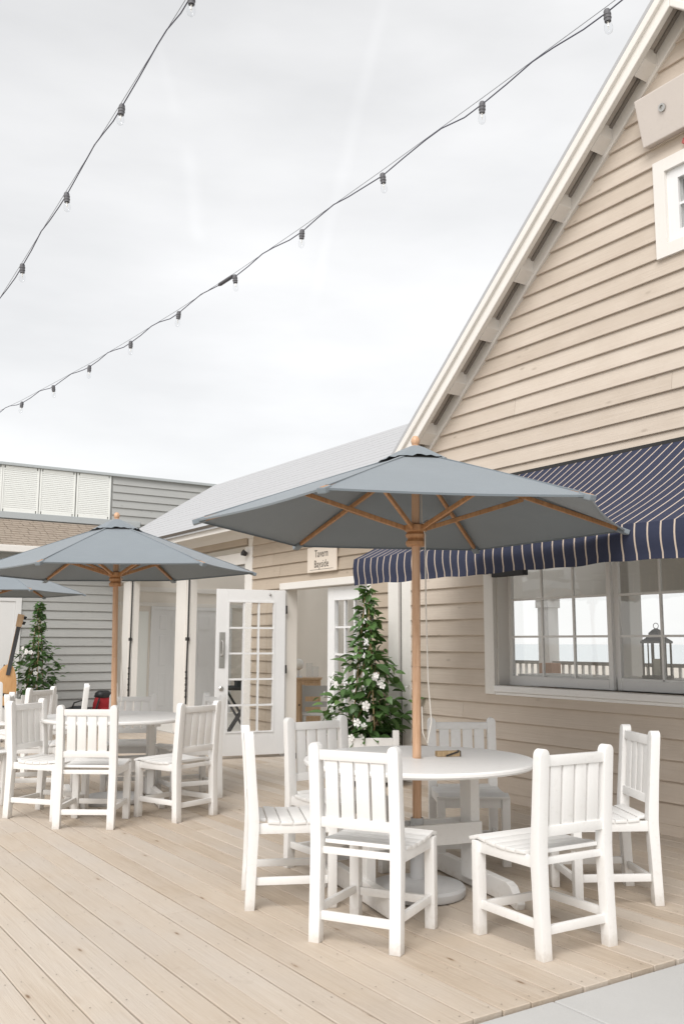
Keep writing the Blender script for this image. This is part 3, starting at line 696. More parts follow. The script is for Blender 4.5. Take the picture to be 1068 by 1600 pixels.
# ------------------------------------------------------------------ wall sign
sg = thing('wall_sign', 'cream wall sign lettered Tavern Bayside above the french doors', 'sign', (WX-.045, 9.03, 2.32))
me = MB().box((-.012, -.315, -.15), (.012, .315, .15)).mesh('signb', .009, 2); obj('board', me, 'signw', sg)
def lettering(txt, size, z, par, y=0, loc_x=-.0135, mat='ink', sxs=.82):
    cu = bpy.data.curves.new('lettering', 'FONT'); cu.body = txt; cu.size = size; cu.align_x = 'CENTER'; cu.align_y = 'CENTER'; cu.extrude = .0012; cu.offset = .0; cu.space_character = 1.12
    to = bpy.data.objects.new('tmp_text', cu); COL.objects.link(to); dg = bpy.context.evaluated_depsgraph_get(); dg.update()
    me = bpy.data.meshes.new_from_object(to.evaluated_get(dg)); bpy.data.objects.remove(to)
    o = obj('lettering', me, mat, par, (loc_x, y, z)); o.rotation_euler = (R(90), 0, R(-90)); o.scale = (sxs, 1.1, 1); return o
lettering('Tavern', .112, .062, sg); lettering('Bayside', .112, -.058, sg)
obj('rule', MB().box((-.0138, -.25, -.122), (-.0125, .25, -.118)), 'ink', sg)

# wall fixture high on the gable
fx = thing('wall_heater', 'tilted beige box fixture mounted high on the gable siding', 'fixture', (WX-.10, 3.9, 5.36), R(0))
fx.rotation_euler = (0, R(0), 0)
Mx = Matrix.Rotation(R(-16), 4, 'X') @ Matrix.Rotation(R(-12), 4, 'Y')
me = MB().box((-.05, -.40, -.185), (.05, .40, .185), None).mesh('fixb', .008, 2); o = obj('housing', me, 'panel', fx); o.matrix_local = Matrix.Rotation(R(-14), 4, 'Y') 
e = obj('knob', MB().lathe([(.018, 0), (.03, 0), (.03, .012), (.018, .012), (.018, 0)], 16), 'steel', o, (-.051, .17, .03), (0, R(-90), 0))
obj('bracket', MB().bar((.04, 0, 0), (.10, 0, .0), .10, .10), 'steel', fx)
rd = tag(obj('pennant', MB().prism([(3.90, 5.10), (3.975, 5.115), (3.99, 5.08), (3.955, 5.06), (3.90, 5.065)], 'x', WX-.06, WX-.032), 'redp'), 'small red painted plaque on the siding below the beige fixture', 'plaque')

# ------------------------------------------------------------------ chairs
CM = {}
def chair_meshes():
    H_ = .89
    def yoff(z): return -.205-.035*max(0, (z-.42)/.47)**1.1-.016*max(0, (.42-z)/.42)
    def post():
        m = MB(); secs = []; n = 9
        zs = [0, .1, .2, .3, .40, .44, .5, .6, .7, .8, H_-.032]
        w = .0268
        for z in zs: secs.append((z, w, .0245+.003*math.exp(-((z-.42)/.14)**2)))
        for k in range(1, 7): a = k/6*R(86); secs.append((H_-.032+.032*math.sin(a), max(w*math.cos(a), .004), .0245))
        vs = []; fs = []
        for z, hw, hd in secs:
            y = yoff(z)+.205
            vs += [(-hw, y-hd, z), (hw, y-hd, z), (hw, y+hd, z), (-hw, y+hd, z)]
        for i in range(len(secs)-1):
            for k in range(4): fs.append((i*4+k, i*4+(k+1) % 4, i*4+4+(k+1) % 4, i*4+4+k))
        fs.append((3, 2, 1, 0)); L = (len(secs)-1)*4; fs.append((L, L+1, L+2, L+3))
        return sharp(MB().add(vs, fs).mesh('rear_post', .003, 2), 50)
    CM['post'] = post()
    CM['leg'] = sharp(MB().box((-.0255, -.0225, 0), (.0255, .0225, .425)).mesh('front_leg', .004, 2), 50)
    def tilt_box(z0, z1, hw, t, fwd=0.0):
        m = MB(); a = yoff(z0); b = yoff(z1)
        vs = []
        for x_ in (-hw, hw): vs += [(x_, a-t+fwd, z0), (x_, a+t+fwd, z0), (x_, b+t+fwd, z1), (x_, b-t+fwd, z1)]
        return sharp(m.add(vs, [(3, 2, 1, 0), (4, 5, 6, 7), (0, 1, 5, 4), (1, 2, 6, 5), (2, 3, 7, 6), (3, 0, 4, 7)]).mesh('rail', .003, 2), 50)
    CM['toprail'] = tilt_box(.812, .858, .1735, .016); CM['botrail'] = tilt_box(.508, .553, .1735, .016)
    CM['slat'] = tilt_box(.545, .818, .0325, .009)
    CM['srail'] = sharp(MB().box((-.012, -.185, -.026), (.012, .185, .026)).mesh('seat_rail', .003, 2), 50)
    CM['frail'] = sharp(MB().box((-.1735, -.012, -.03), (.1735, .012, .03)).mesh('front_rail', .003, 2), 50)
    CM['rrail'] = sharp(MB().box((-.1735, -.011, -.015), (.1735, .011, .015)).mesh('rear_rail', .003, 2), 50)
    CM['sstr'] = sharp(MB().box((-.011, -.185, -.019), (.011, .185, .019)).mesh('side_stretcher', .003, 2), 50)
    CM['fstr'] = sharp(MB().box((-.1735, -.011, -.019), (.1735, .011, .019)).mesh('cross_stretcher', .003, 2), 50)
    CM['sslat'] = sharp(MB().box((-.218, -.0315, -.009), (.218, .0315, .009)).mesh('seat_slat', .004, 2), 50)
    CM['sslat_r'] = sharp(MB().box((-.17, -.028, -.009), (.17, .028, .009)).mesh('seat_slat_rear', .004, 2), 50)
chair_meshes()
def chair(x, y, deg, label, group, zs=1.0):
    t = thing('chair', label, 'chair', (x, y, 0), R(deg-90), group)
    if zs != 1: t.scale = (1, 1, zs)
    for s in (-1, 1):
        obj('rear_post', CM['post'], 'white', t, (s*.2, -.205, 0)); obj('front_leg', CM['leg'], 'white', t, (s*.2, .205, 0))
        obj('seat_rail', CM['srail'], 'white', t, (s*.199, 0, .398)); obj('side_stretcher', CM['sstr'], 'white', t, (s*.2, -.003, .138))
    obj('top_rail', CM['toprail'], 'white', t); obj('bottom_rail', CM['botrail'], 'white', t)
    for i in range(4): obj('back_slat', CM['slat'], 'white', t, (-.117+i*.078, 0, 0))
    obj('seat_rail', CM['frail'], 'white', t, (0, .205, .39)); obj('seat_rail', CM['rrail'], 'white', t, (0, -.200, .402))
    obj('cross_stretcher', CM['fstr'], 'white', t, (0, .205, .128)); obj('cross_stretcher', CM['fstr'], 'white', t, (0, -.215, .118))
    ys = [-.168, -.102, -.034, .034, .102, .170, .224]
    for k, yy in enumerate(ys):
        u = (yy-.0)/.22; zz = .419+.022*u*u-(.0 if yy < .2 else .012)
        sl_ = math.atan(2*.022*u/.22)
        obj('seat_slat', CM['sslat_r'] if k == 0 else CM['sslat'], 'white', t, (0, yy, zz+.006), (sl_ if k < 6 else R(-16), 0, 0))
    return t
G1 = 'white wooden chairs round the near table'; G2 = 'white wooden chairs round the middle table'; G3 = 'white wooden chairs at the far left'
chair(2.65, 3.712, 30.3, 'white slatted chair with its back to us in front of the near table', G1)
chair(2.622, 4.47, -25, 'white chair seen edge on at the left of the near table', G1)
chair(3.166, 4.839, -89, 'white chair behind the near table just left of the planter', G1)
chair(4.03, 4.63, -122, 'white chair facing us behind the near table by the siding', G1, .965)
chair(3.254, 3.234, 87.8, 'white slatted chair at right front of the near table, back to us', G1)
chair(4.077, 3.589, 151, 'rightmost white chair, turned sideways close to the siding wall', G1)
chair(2.413, 7.047, 54.7, 'white chair with its back to us in front of the middle table', G2)
chair(3.063, 7.008, 111, 'white chair at right front of the middle table', G2)
chair(3.52, 7.80, 176, 'white chair right of the middle table beside the open door', G2)
chair(3.22, 8.46, -117, 'white chair facing us behind the middle table and its pole', G2, .97)
chair(2.22, 7.56, -52, 'white chair at the left of the middle table turned toward it', G2)
chair(2.42, 8.72, -20, 'white chair seen edge on behind the middle table, far left', G3)
chair(3.15, 10.3, 163, 'white chair seen edge on standing alone before the grey wall', G3)
chair(2.62, 10.0, 128, 'white chair in front of the far flowering planter', G3)
chair(2.55, 11.1, -82, 'white chair below the guitar at the far left', G3)
chair(1.78, 8.35, -70, 'white chair cut off by the left edge of the picture', G3)

# ------------------------------------------------------------------ tables
def table(x, y, deg, label, group='round white tables'):
    t = thing('round_table', label, 'table', (x, y, 0), R(deg), group)
    m = MB().lathe([(.03, .685), (.60, .685), (.627, .690), (.637, .700), (.637, .712), (.629, .7205), (.03, .7205), (.03, .685)], 72); obj('tabletop', sharp(m.mesh('tt'), 30), 'white', t)
    m = MB()
    for k in range(3): m.box((-.60, -.38+k*.36-.045, .645), (.60, -.38+k*.36+.045, .684)) if False else None
    for s in (-1, 1):
        m = MB().box((s*.315-.028, -.062, .06), (s*.315+.028, .062, .684)); obj('post', m.mesh('tp', .005, 2), 'white', t)
        # foot with ogee ends, along local y
        pr = [(-.46, 0), (-.44, 0), (-.40, .012), (.40, .012), (.44, 0), (.46, 0), (.47, .03), (.455, .062), (.425, .075), (.40, .105), (.36, .118), (-.36, .118), (-.40, .105), (-.425, .075), (-.455, .062), (-.47, .03)]
        m = MB().prism(pr, 'x', s*.315+s*.029-.024, s*.315+s*.029+.024); obj('foot', m.mesh('tf', .005, 2), 'white', t)
        obj('top_bearer', MB().box((s*.315-.03, -.30, .646), (s*.315+.03, .30, .683)).mesh('tb', .004), 'white', t)
        obj('bolt', MB().tube([(s*.315+s*.055, 0, .085), (s*.315+s*.060, 0, .085)], .007, 8), 'dark', t)
    m = MB().box((-.342, .064, .265), (.342, .090, .375)).box((-.342, -.090, .265), (.342, -.064, .375)); obj('stretcher', m.mesh('ts', .004), 'white', t)
    return t
table(3.255, 4.145, -12, 'near round white table pierced by the umbrella pole')
table(2.85, 7.86, -12, 'middle round white table left of the open french door')
# small wooden rest on the near table
tr = thing('wooden_rest', 'small wooden holder lying on the near round table', 'holder', (3.44, 4.12, .7215), R(-22))
tr.scale = (.78, .78, .8)
m = MB().box((-.085, -.03, 0), (.085, .03, .012)); obj('base', m.mesh('wr', .003), 'trayw', tr)
obj('side', MB().box((-.085, -.03, .012), (.085, -.022, .036)).mesh('wr2', .002), 'trayw', tr); obj('side', MB().box((-.085, .022, .012), (.085, .03, .036)).mesh('wr3', .002), 'trayw', tr)
obj('clasp', MB().bar((-.02, -.034, .006), (.075, -.033, .034), .006, .010), 'dark', tr)
obj('end_cap', MB().box((.0855, -.031, -.0005), (.092, .031, .038)), 'dark', tr)

# ------------------------------------------------------------------ umbrellas
def umbrella(x, y, rot, label, Rr=1.27, zc=2.03, za=2.47, tilt=(0, 0), base=True, zs=1.0):
    t = thing('patio_umbrella', label, 'umbrella', (x, y, 0), rot, 'grey patio umbrellas')
    t.rotation_euler = (tilt[0], tilt[1], rot)
    NR = 10; NS = 8
    def surf(k, u, v, r0=0.0, zoff=0.0):
        """k panel, u 0..1 across panel, v 0..1 from apex to hem"""
        a0 = k*math.pi/3; a1 = a0+math.pi/3
        p0 = Vector((math.cos(a0), math.sin(a0), 0)); p1 = Vector((math.cos(a1), math.sin(a1), 0))
        p = p0.lerp(p1, u)*(Rr*v)
        z = za+(zc-za)*v - .006*math.sin(math.pi*u)*v*math.sin(math.pi*min(1, v*.62+.1)) + .006*math.sin(math.pi*v)
        inward = 1-.022*math.sin(math.pi*u)*v**3
        return Vector((p.x*inward, p.y*inward, z+zoff))
    m = MB()
    for k in range(6):
        vs = []; fs = []
        for i in range(NR+1):
            v = .05+.95*i/NR
            for j in range(NS+1): vs.append(surf(k, j/NS, v))
        for i in range(NR):
            for j in range(NS): a = i*(NS+1)+j; fs.append((a, a+1, a+NS+2, a+NS+1))
        m.add(vs, fs)
        # hem turned down
        vs = []; 
        for j in range(NS+1): p = surf(k, j/NS, 1); vs.append(p); vs.append(p*.997+Vector((0, 0, -.004)))
        m.add(vs, [(2*j, 2*j+1, 2*j+3, 2*j+2) for j in range(NS)])
    me = m.mesh('canopy')
    sharp(me, 14); cn = obj('canopy', me, 'canvas', t)
    for k in range(6):
        a = k*math.pi/3; c, s = math.cos(a), math.sin(a)
        def at(r_, z): return Vector((c*r_, s*r_, z))
        sl_ = (zc-za)/Rr
        rb = obj('rib', sharp(MB().bar(at(.06, za-.045+sl_*.06), at(Rr+.012, zc-.012), .020, .026).mesh('rib', .003, 1), 40), 'teak', t)
        st = obj('strut', sharp(MB().bar(at(.062, zc-.02), at(.64, za+sl_*.64-.045), .018, .026).mesh('strut', .003, 1), 40), 'teak', t)
        obj('seam', MB().bar(at(.2, za+sl_*.2+.006), at(Rr-.05, zc+sl_*-.05*1+.004), .020, .006), 'canvas', t)
        # corner pocket
        pk = MB().bar(at(Rr-.055, zc+.006), at(Rr+.016, zc-.018), .046, .030); obj('corner_pocket', pk.mesh('pk', .006, 2), 'canvas', t)
    # vent cap with a loose wavy edge
    vs = []; fs = []; n = 48
    prof = [(.02, .030), (.08, .004), (.15, -.034), (.215, -.0715)]
    for i, (r_, dz) in enumerate(prof):
        for k in range(n):
            a = 2*math.pi*k/n; ph = (a/(math.pi/3)) % 1; hexr = math.cos(math.pi/6)/math.cos((ph-.5)*math.pi/3)
            wav = (.012*math.sin(math.pi*ph)**2+.005*math.sin(3*math.pi*ph+k) - .004) * (i/3)**2
            vs.append((math.cos(a)*r_*hexr*1.06, math.sin(a)*r_*hexr*1.06, za+dz+wav+.010))
    for i in range(len(prof)-1):
        for k in range(n): fs.append((i*n+k, i*n+(k+1) % n, (i+1)*n+(k+1) % n, (i+1)*n+k))
    obj('vent_cap', sharp(MB().add(vs, fs).mesh('vent'), 25), 'canvas', t)
    obj('finial', sharp(MB().lathe([(0, za+.025), (.022, za+.027), (.025, za+.036), (.018, za+.043), (.022, za+.05), (.027, za+.064), (.024, za+.082), (.014, za+.096), (0, za+.10)], 20).mesh('fin'), 50), 'teak_pale', t)
    obj('pole', sharp(MB().lathe([(.024, 1.22), (.024, za+.03)], 20).mesh('pole'), 50), 'teak_pale', t)
    obj('pole', sharp(MB().lathe([(.0245, .06), (.0245, 1.219)], 20).mesh('pole2'), 50), 'teak_pale', t)
    z0_ = zc-.125
    obj('runner', sharp(MB().lathe([(.026, z0_), (.052, z0_), (.058, z0_+.012), (.058, z0_+.026), (.050, z0_+.034), (.047, z0_+.045), (.056, z0_+.052), (.060, z0_+.066), (.050, z0_+.080), (.064, z0_+.088), (.066, z0_+.120), (.050, z0_+.128), (.026, z0_+.13)], 24).mesh('run'), 40), 'teak', t)
    obj('top_hub', sharp(MB().lathe([(.026, za-.10), (.055, za-.095), (.06, za-.06), (.05, za-.03), (.026, za-.03)], 20).mesh('hub'), 40), 'teak', t)
    pts = [(.030, -.018, za-.10), (.032, -.02, zc-.0), (.045, -.045, zc-.06), (.046, -.046, zc-.25), (.050, -.035, 1.55), (.060, -.03, 1.15), (.075, -.045, .92), (.050, -.05, .80), (.028, -.03, .86), (.026, -.02, 1.0)]
    cr_ = MB(); cr_.tube(pts, .0042, 6); obj('pull_cord', cr_.mesh('cord', smooth=True), 'cord', t)
    obj('care_label', MB().bar((math.cos(math.pi/3*1)*.16, math.sin(math.pi/3*1)*.16, zc+.02), (math.cos(math.pi/3)*.23, math.sin(math.pi/3)*.23, zc+.05), .022, .03), 'petal', t)
    if base:
        obj('base', sharp(MB().lathe([(0, 0.002), (.255, .002), (.262, .012), (.262, .040), (.25, .054), (.10, .075), (.06, .085), (.0, .085)], 40).mesh('ubase'), 35), 'base', t)
        obj('base_tube', sharp(MB().lathe([(.030, .08), (.040, .08), (.036, .40), (.030, .40), (.030, .08)], 20).mesh('utube'), 50), 'base', t)
    return t
umbrella(3.245, 4.155, R(-27.6), 'large grey umbrella over the near table with teak ribs', tilt=(R(-1.0), R(.4)), Rr=1.26, zc=2.03, za=2.46)
umbrella(2.86, 7.87, R(-17), 'grey umbrella over the middle table, left of centre', Rr=1.24, zc=1.965, za=2.40, tilt=(R(0), R(-1.2)))
umbrella(3.02, 13.45, R(-20), 'pale grey umbrella cut by the left edge, farthest away')

# ------------------------------------------------------------------ planters and flowering plants
def planter(x, y, rz, label, S=.50, Hh=.46):
    t = thing('planter_box', label, 'planter', (x, y, 0), rz, 'white planter boxes'); h = S/2
    for sx_ in (-1, 1):
        for sy in (-1, 1): obj('corner_post', sharp(MB().box((-.032, -.032, 0), (.032, .032, Hh+.07)).mesh('pp', .012, 2), 50), 'white', t, (sx_*h, sy*h, 0))
    for s in (-1, 1):
        for i in range(3):
            za, zb = .06+i*(Hh-.06)/3+.002, .06+(i+1)*(Hh-.06)/3-.002
            obj('board', MB().box((-h+.033, s*h-.011, za), (h-.033, s*h+.011, zb)).mesh('pb', .003), 'white', t)
            obj('board', MB().box((s*h-.011, -h+.033, za), (s*h+.011, h-.033, zb)).mesh('pb', .003), 'white', t)
    obj('soil', MB().box((-h+.012, -h+.012, .1), (h-.012, h-.012, Hh-.05)), 'soil', t); return t
def leaf_mesh(L, Wd, nm, curl=.25):
    vs = []; fs = []; n = 6
    for i in range(n+1):
        u = i/n; w = Wd*math.sin(math.pi*min(1, u**.8*.97+.015))**.85
        z = -curl*L*u*u; vs += [(-w, u*L, z+w*.35), (0, u*L, z), (w, u*L, z+w*.35)]
    for i in range(n):
        for k in range(2): a = i*3+k; fs.append((a, a+1, a+4, a+3))
    return MB().add(vs, fs).mesh(nm, smooth=True)
LM = [leaf_mesh(.14, .044, 'leaf_a', .25), leaf_mesh(.12, .042, 'leaf_b', .45), leaf_mesh(.16, .047, 'leaf_c', .15)]
for k, l_ in enumerate(LM): l_.materials.append(MT['leaf'])
LL = [leaf_mesh(.12, .033, 'leaf_d', .3), leaf_mesh(.10, .028, 'leaf_e', .35)]
for l_ in LL: l_.materials.append(MT['leaf2'])
def flower_mesh():
    m = MB()
    for k in range(5):
        a = k*2*math.pi/5; c, s = math.cos(a), math.sin(a); px, py = -s, c
        pts = [(.006, 0), (.022, .016), (.040, .022), (.050, .010), (.048, -.008), (.034, -.017), (.018, -.010)]
        m.add([(c*u+px*v, s*u+py*v, .010+.20*u*abs(u)*6+(.004 if v > 0 else 0)) for u, v in pts], [tuple(range(len(pts)))])
    m.lathe([(.008, .012), (.006, -.010), (.004, -.04)], 8); return m.mesh('flower', smooth=False)
FM = flower_mesh(); FM.materials.append(MT['petal'])
BUD = sharp(MB().lathe([(0, 0), (.006, .004), (.010, .018), (.007, .034), (0, .042)], 8).mesh('bud'), 60); BUD.materials.append(MT['petal'])
def rotm(d, roll):
    q = d.to_track_quat('Y', 'Z'); return (q.to_matrix().to_4x4() @ Matrix.Rotation(roll, 4, 'Y')).to_euler()
def plant(x, y, label, seed, zb=.42, zt=1.90, rmax=.39, nleaf=285, nfl=17, joined=False, lean=(0, 0)):
    rn = random.Random(seed)
    t = thing('flowering_plant', label, 'plant', (x, y, 0), 0, 'white flowering climbers in planters')
    tab = [(0, .55), (.12, .84), (.26, 1.05), (.38, 1.0), (.47, .78), (.55, .56), (.64, .40), (.78, .27), (.90, .17), (1, .07)]
    def rad(z):
        u = (z-zb)/(zt-zb)
        for (a, p), (b, q) in zip(tab, tab[1:]):
            if u <= b: return rmax*(p+(q-p)*(u-a)/(b-a))
        return rmax*.06
    # three canes and twining stems
    for k in range(3):
        a = k*2.1+.4; obj('cane', MB().tube([(math.cos(a)*.16, math.sin(a)*.16, zb-.05), (math.cos(a)*.02, math.sin(a)*.02, zt-.06)], .006, 6), 'cane', t)
    for k in range(4):
        pts = []; a = k*1.57+rn.random()
        for i in range(22): u = i/21; z = zb-.04+(zt-zb-.02)*u; r_ = .15*(1-u)+.012; pts.append((math.cos(a+u*6.0)*r_, math.sin(a+u*6.0)*r_, z))
        obj('stem', MB().tube(pts, [.007-.005*i/21 for i in range(22)], 5), 'stem', t)
    jm = MB(); jl = MB(); jf = MB()
    def put(meshes, loc, d, roll, s, nm, J):
        me = rn.choice(meshes)
        if joined:
            M = Matrix.Translation(loc) @ d.to_track_quat('Y', 'Z').to_matrix().to_4x4() @ Matrix.Rotation(roll, 4, 'Y') @ Matrix.Scale(s, 4)
            J.add([M @ v.co for v in me.vertices], [tuple(p.vertices) for p in me.polygons])
        else:
            o = obj(nm, me, None, t, loc); o.rotation_euler = rotm(d, roll); o.scale = (s, s, s)
    keep0 = joined
    def one(jn, inner):
        u = rn.random()**1.55; z = zb+(zt-zb)*u; a = rn.uniform(0, 2*math.pi); rr = rad(z)*(rn.uniform(.55, 1.0) if not inner else rn.uniform(.05, .75))
        rr *= 1+.26*math.sin(a*2+z*6+seed)+.12*math.sin(a*5-z*11)
        loc = Vector((math.cos(a)*rr, math.sin(a)*rr, z))
        d = Vector((math.cos(a+rn.uniform(-.9, .9)), math.sin(a+rn.uniform(-.9, .9)), rn.uniform(-.75, .65))).normalized()
        light = rn.random() < (.10+.34*u) and not inner
        return (LL if light else LM), loc, d, rn.uniform(-.6, .6), rn.uniform(.7, 1.15)*(1.0 if u < .55 else .72)*(.8 if keep0 else 1), light
    for i in range(nleaf):
        ms, loc, d, ro, sc_, light = one(joined, False)
        put(ms, loc, d, ro, sc_, 'leaf', jl if light else jm)
    keep = joined; joined = True
    for i in range(int(nleaf*1.4)):
        ms, loc, d, ro, sc_, light = one(True, True); put(ms, loc, d, ro, sc_, 'leaf', jm)
    joined = keep
    if not joined: stuff(obj('inner_foliage', jm.mesh('inner_foliage', smooth=True), 'leaf', t))
    for i in range(nfl):
        u = rn.uniform(.05, .52); z = zb+(zt-zb)*u; a = rn.uniform(0, 2*math.pi); rr = rad(z)*rn.uniform(.88, 1.08)
        if i % 4: a = rn.uniform(2.3, 4.3)
        loc = Vector((math.cos(a)*rr, math.sin(a)*rr, z)); d = Vector((math.cos(a), math.sin(a), rn.uniform(-.1, .6))).normalized()
        for c in range(rn.choice((1, 2, 2, 3))):
            l2 = loc+Vector((rn.uniform(-.06, .06), rn.uniform(-.06, .06), rn.uniform(-.05, .05)))
            s = rn.uniform(.5, .85)
            if joined:
                M = Matrix.Translation(l2) @ d.to_track_quat('Z', 'Y').to_matrix().to_4x4() @ Matrix.Scale(s, 4); jf.add([M @ v.co for v in FM.vertices], [tuple(p.vertices) for p in FM.polygons])
            else: o = obj('flower', FM, None, t, l2); o.rotation_euler = d.to_track_quat('Z', 'Y').to_euler(); o.scale = (s, s, s)
    if joined:
        stuff(obj('foliage', jm.mesh('foliage', smooth=True), 'leaf', t)); stuff(obj('young_foliage', jl.mesh('young_foliage', smooth=True), 'leaf2', t)); stuff(obj('flowers', jf, 'petal', t))
    return t
planter(5.30, 7.56, R(-30), 'white planter box beside the closed french door leaf')
plant(5.30, 7.56, 'white flowering climber on canes beside the closed french door leaf', 5)
planter(4.20, 15.25, 0, 'white planter box before the grey wall at far left')
plant(4.20, 15.25, 'white flowering climber before the grey wall at far left', 9, .45, 2.0, .33, 330, 18, True)

# ------------------------------------------------------------------ guitar on a stand
gt = thing('guitar', 'natural wood guitar propped upright at the far left edge', 'guitar', (3.20, 12.9, 0), 0)
GM = Matrix.Translation((-.10, 0, .52)) @ Matrix.Rotation(R(9.5), 4, 'Y') 
def outline(z):   # half width of the body by height
    return None
pts = []
import math as _m
for k in range(40):
    a = 2*math.pi*k/40; zz = .27-.27*math.cos(a); w_ = .175*abs(math.sin(a))**.8*(1.12-.55*zz/.54); pts.append((w_ if a < math.pi else -w_, zz))
m = MB().prism(pts, 'y', -.045, .045); m.v = [tuple(GM @ Vector(v)) for v in m.v]; body = obj('body', sharp(m.mesh('gbody', .006, 2), 40), 'guitar', gt)
m = MB().box((-.026, -.062, .40), (.026, -.047, 1.05), GM); obj('fretboard', m, 'slate', gt)
m = MB().box((-.024, -.046, .50), (.024, -.02, 1.05), GM); obj('neck', m, 'guitar', gt)
m = MB().prism([(-.035, 1.05), (.035, 1.05), (.045, 1.22), (-.04, 1.22)], 'y', -.055, -.028); m.v = [tuple(GM @ Vector(v)) for v in m.v]; obj('headstock', m, 'wood', gt)
for i in range(2):
    for s in (1,):
        for zz in (1.10, 1.17): m = MB().tube([GM @ Vector((.038, -.04-.03*i, zz+.02*i)), GM @ Vector((.075, -.04-.03*i, zz+.02*i))], .011, 8); obj('tuning_peg', m, 'black', gt)
obj('bridge', MB().box((-.07, -.058, .13), (.07, -.0455, .16), GM), 'black', gt)
gs = thing('guitar_stand', 'black tubular stand holding up the guitar', 'stand', (3.10, 12.9, 0))
for s in (-1, 1): obj('leg', MB().tube([(s*.03, .08, .62), (s*.20, -.14, .0)], .012, 8), 'black', gs)
obj('leg', MB().tube([(0, .08, .62), (0, .30, 0)], .012, 8), 'black', gs); obj('cradle', MB().tube([(-.16, -.10, .505), (-.14, .02, .50), (.16, .02, .50), (.18, -.10, .505)], .012, 8), 'black', gs)
obj('upright', MB().tube([(0, .085, .48), (.05, .09, 1.05)], .011, 8), 'black', gs)

# bags at the foot of the grey wall
def blob(prof, n, sx_, sy_, seed, M=None):
    rn = random.Random(seed); vs = []; fs = []; m_ = len(prof)
    for i, (r_, z) in enumerate(prof):
        for k in range(n):
            a = 2*math.pi*k/n; ca, sa = math.cos(a), math.sin(a); q = (abs(ca)**3+abs(sa)**3)**(-1/3); w_ = 1+.05*math.sin(3*a+i)+rn.uniform(-.02, .02)
            vs.append((ca*q*r_*sx_*w_, sa*q*r_*sy_*w_, z))
    for i in range(m_-1):
        for k in range(n): fs.append((i*n+k, i*n+(k+1) % n, (i+1)*n+(k+1) % n, (i+1)*n+k))
    fs.append(tuple(range(n-1, -1, -1))); fs.append(tuple((m_-1)*n+k for k in range(n)))
    return MB().add(vs, fs).mesh('blob', smooth=True)
rb = thing('backpack', 'red backpack with black top at the foot of the grey wall', 'backpack', (5.42, 15.55, 0), R(10))
obj('body', blob([(.6, 0), (.95, .03), (1, .15), (.98, .32), (.8, .42), (.5, .45)], 20, .17, .12, 2), 'red', rb)
obj('top_pocket', blob([(.7, .40), (.95, .44), (.9, .50), (.55, .54)], 18, .15, .11, 3), 'black', rb)
obj('strap', MB().tube([(-.16, -.09, .10), (-.19, -.13, .25), (-.13, -.12, .42)], .016, 8), 'black', rb); obj('front_pocket', blob([(.8, .06), (1, .10), (1, .22), (.8, .26)], 16, .12, .05, 5), 'red', rb).location = (0, -.115, 0)
db = thing('duffel_bag', 'dark grey duffel bag on the deck at the grey wall', 'bag', (4.99, 15.5, 0), R(-5))
obj('body', blob([(.8, 0), (1, .04), (1, .18), (.85, .26), (.4, .30)], 20, .24, .14, 8), 'slate', db)
obj('handle', MB().tube([(-.15, -.10, .22), (-.10, -.12, .36), (.04, -.12, .40), (.13, -.10, .22)], .014, 8), 'black', db)
obj('tag', MB().box((-.04, -.152, .10), (.05, -.146, .17)), 'greych', db)

# ------------------------------------------------------------------ inside the wing: sideboard, lamp, chair, tray stand
sb = thing('sideboard', 'pale wood sideboard seen through the open doorway', 'cabinet', (6.86, 11.35, 0), R(-33))
obj('carcass', MB().box((-.28, -.2, .08), (.24, .2, .84)).mesh('sbc', .006), 'wood', sb); obj('top', MB().box((-.30, -.22, .842), (.26, .22, .87)).mesh('sbt', .006), 'wood', sb)
for s in (-1, 1): obj('door', MB().box((-.02+s*.13-.115, -.216, .12), (-.02+s*.13+.115, -.2015, .80)).mesh('sbd', .005), 'wood', sb); obj('knob', MB().tube([(-.02+s*.03, -.216, .5), (-.02+s*.03, -.235, .5)], .012, 8), 'dark', sb)
for sx_ in (-.24, .20):
    for sy in (-.16, .16): obj('leg', MB().box((sx_-.02, sy-.02, 0), (sx_+.02, sy+.02, .079)), 'wood', sb)
lp = thing('globe_lamp', 'white globe lamp standing on the pale sideboard', 'lamp', (6.78, 11.36, .871))
obj('foot', MB().lathe([(0, 0), (.06, 0), (.05, .015), (.012, .025), (.012, .10), (.03, .11)], 16), 'steel', lp); obj('globe', sharp(MB().lathe([(.03, .11), (.062, .13), (.08, .18), (.062, .235), (.03, .255), (0, .26)], 20).mesh('globe'), 60), 'lampw', lp)
for k, (dx, dy) in enumerate(((.10, .03), (.16, -.04))):
    gl = thing('glass_vase', ('taller', 'shorter')[k]+' clear glass vase on the pale sideboard', 'vase', (6.86+dx, 11.33+dy, .871)); obj('glass', sharp(MB().lathe([(0, 0), (.04, 0), (.045, .01), (.045, .20-.05*k), (.043, .20-.05*k), (.042, .012), (0, .012)], 16).mesh('vase'), 40), 'bulb', gl)
gc = thing('grey_chair', 'grey wooden chair inside the open doorway', 'chair', (6.48, 10.35, 0), R(150))
obj('seat', MB().box((-.21, -.2, .43), (.21, .2, .46)).mesh('gcs', .01), 'greych', gc)
for sx_ in (-.18, .18):
    obj('rear_post', MB().bar((sx_, -.18, 0), (sx_*1.05, -.25, .80), .035, .035), 'greych', gc); obj('front_leg', MB().bar((sx_, .18, 0), (sx_, .18, .43), .035, .035), 'greych', gc)
obj('backrest', MB().bar((-.2, -.245, .72), (.2, -.245, .72), .02, .14), 'greych', gc); obj('backrest', MB().bar((-.2, -.22, .55), (.2, -.22, .55), .02, .07), 'greych', gc)
ts = thing('tray_stand', 'black folding tray stand behind the open french door glass', 'stand', (6.05, 11.75, 0), R(-35))
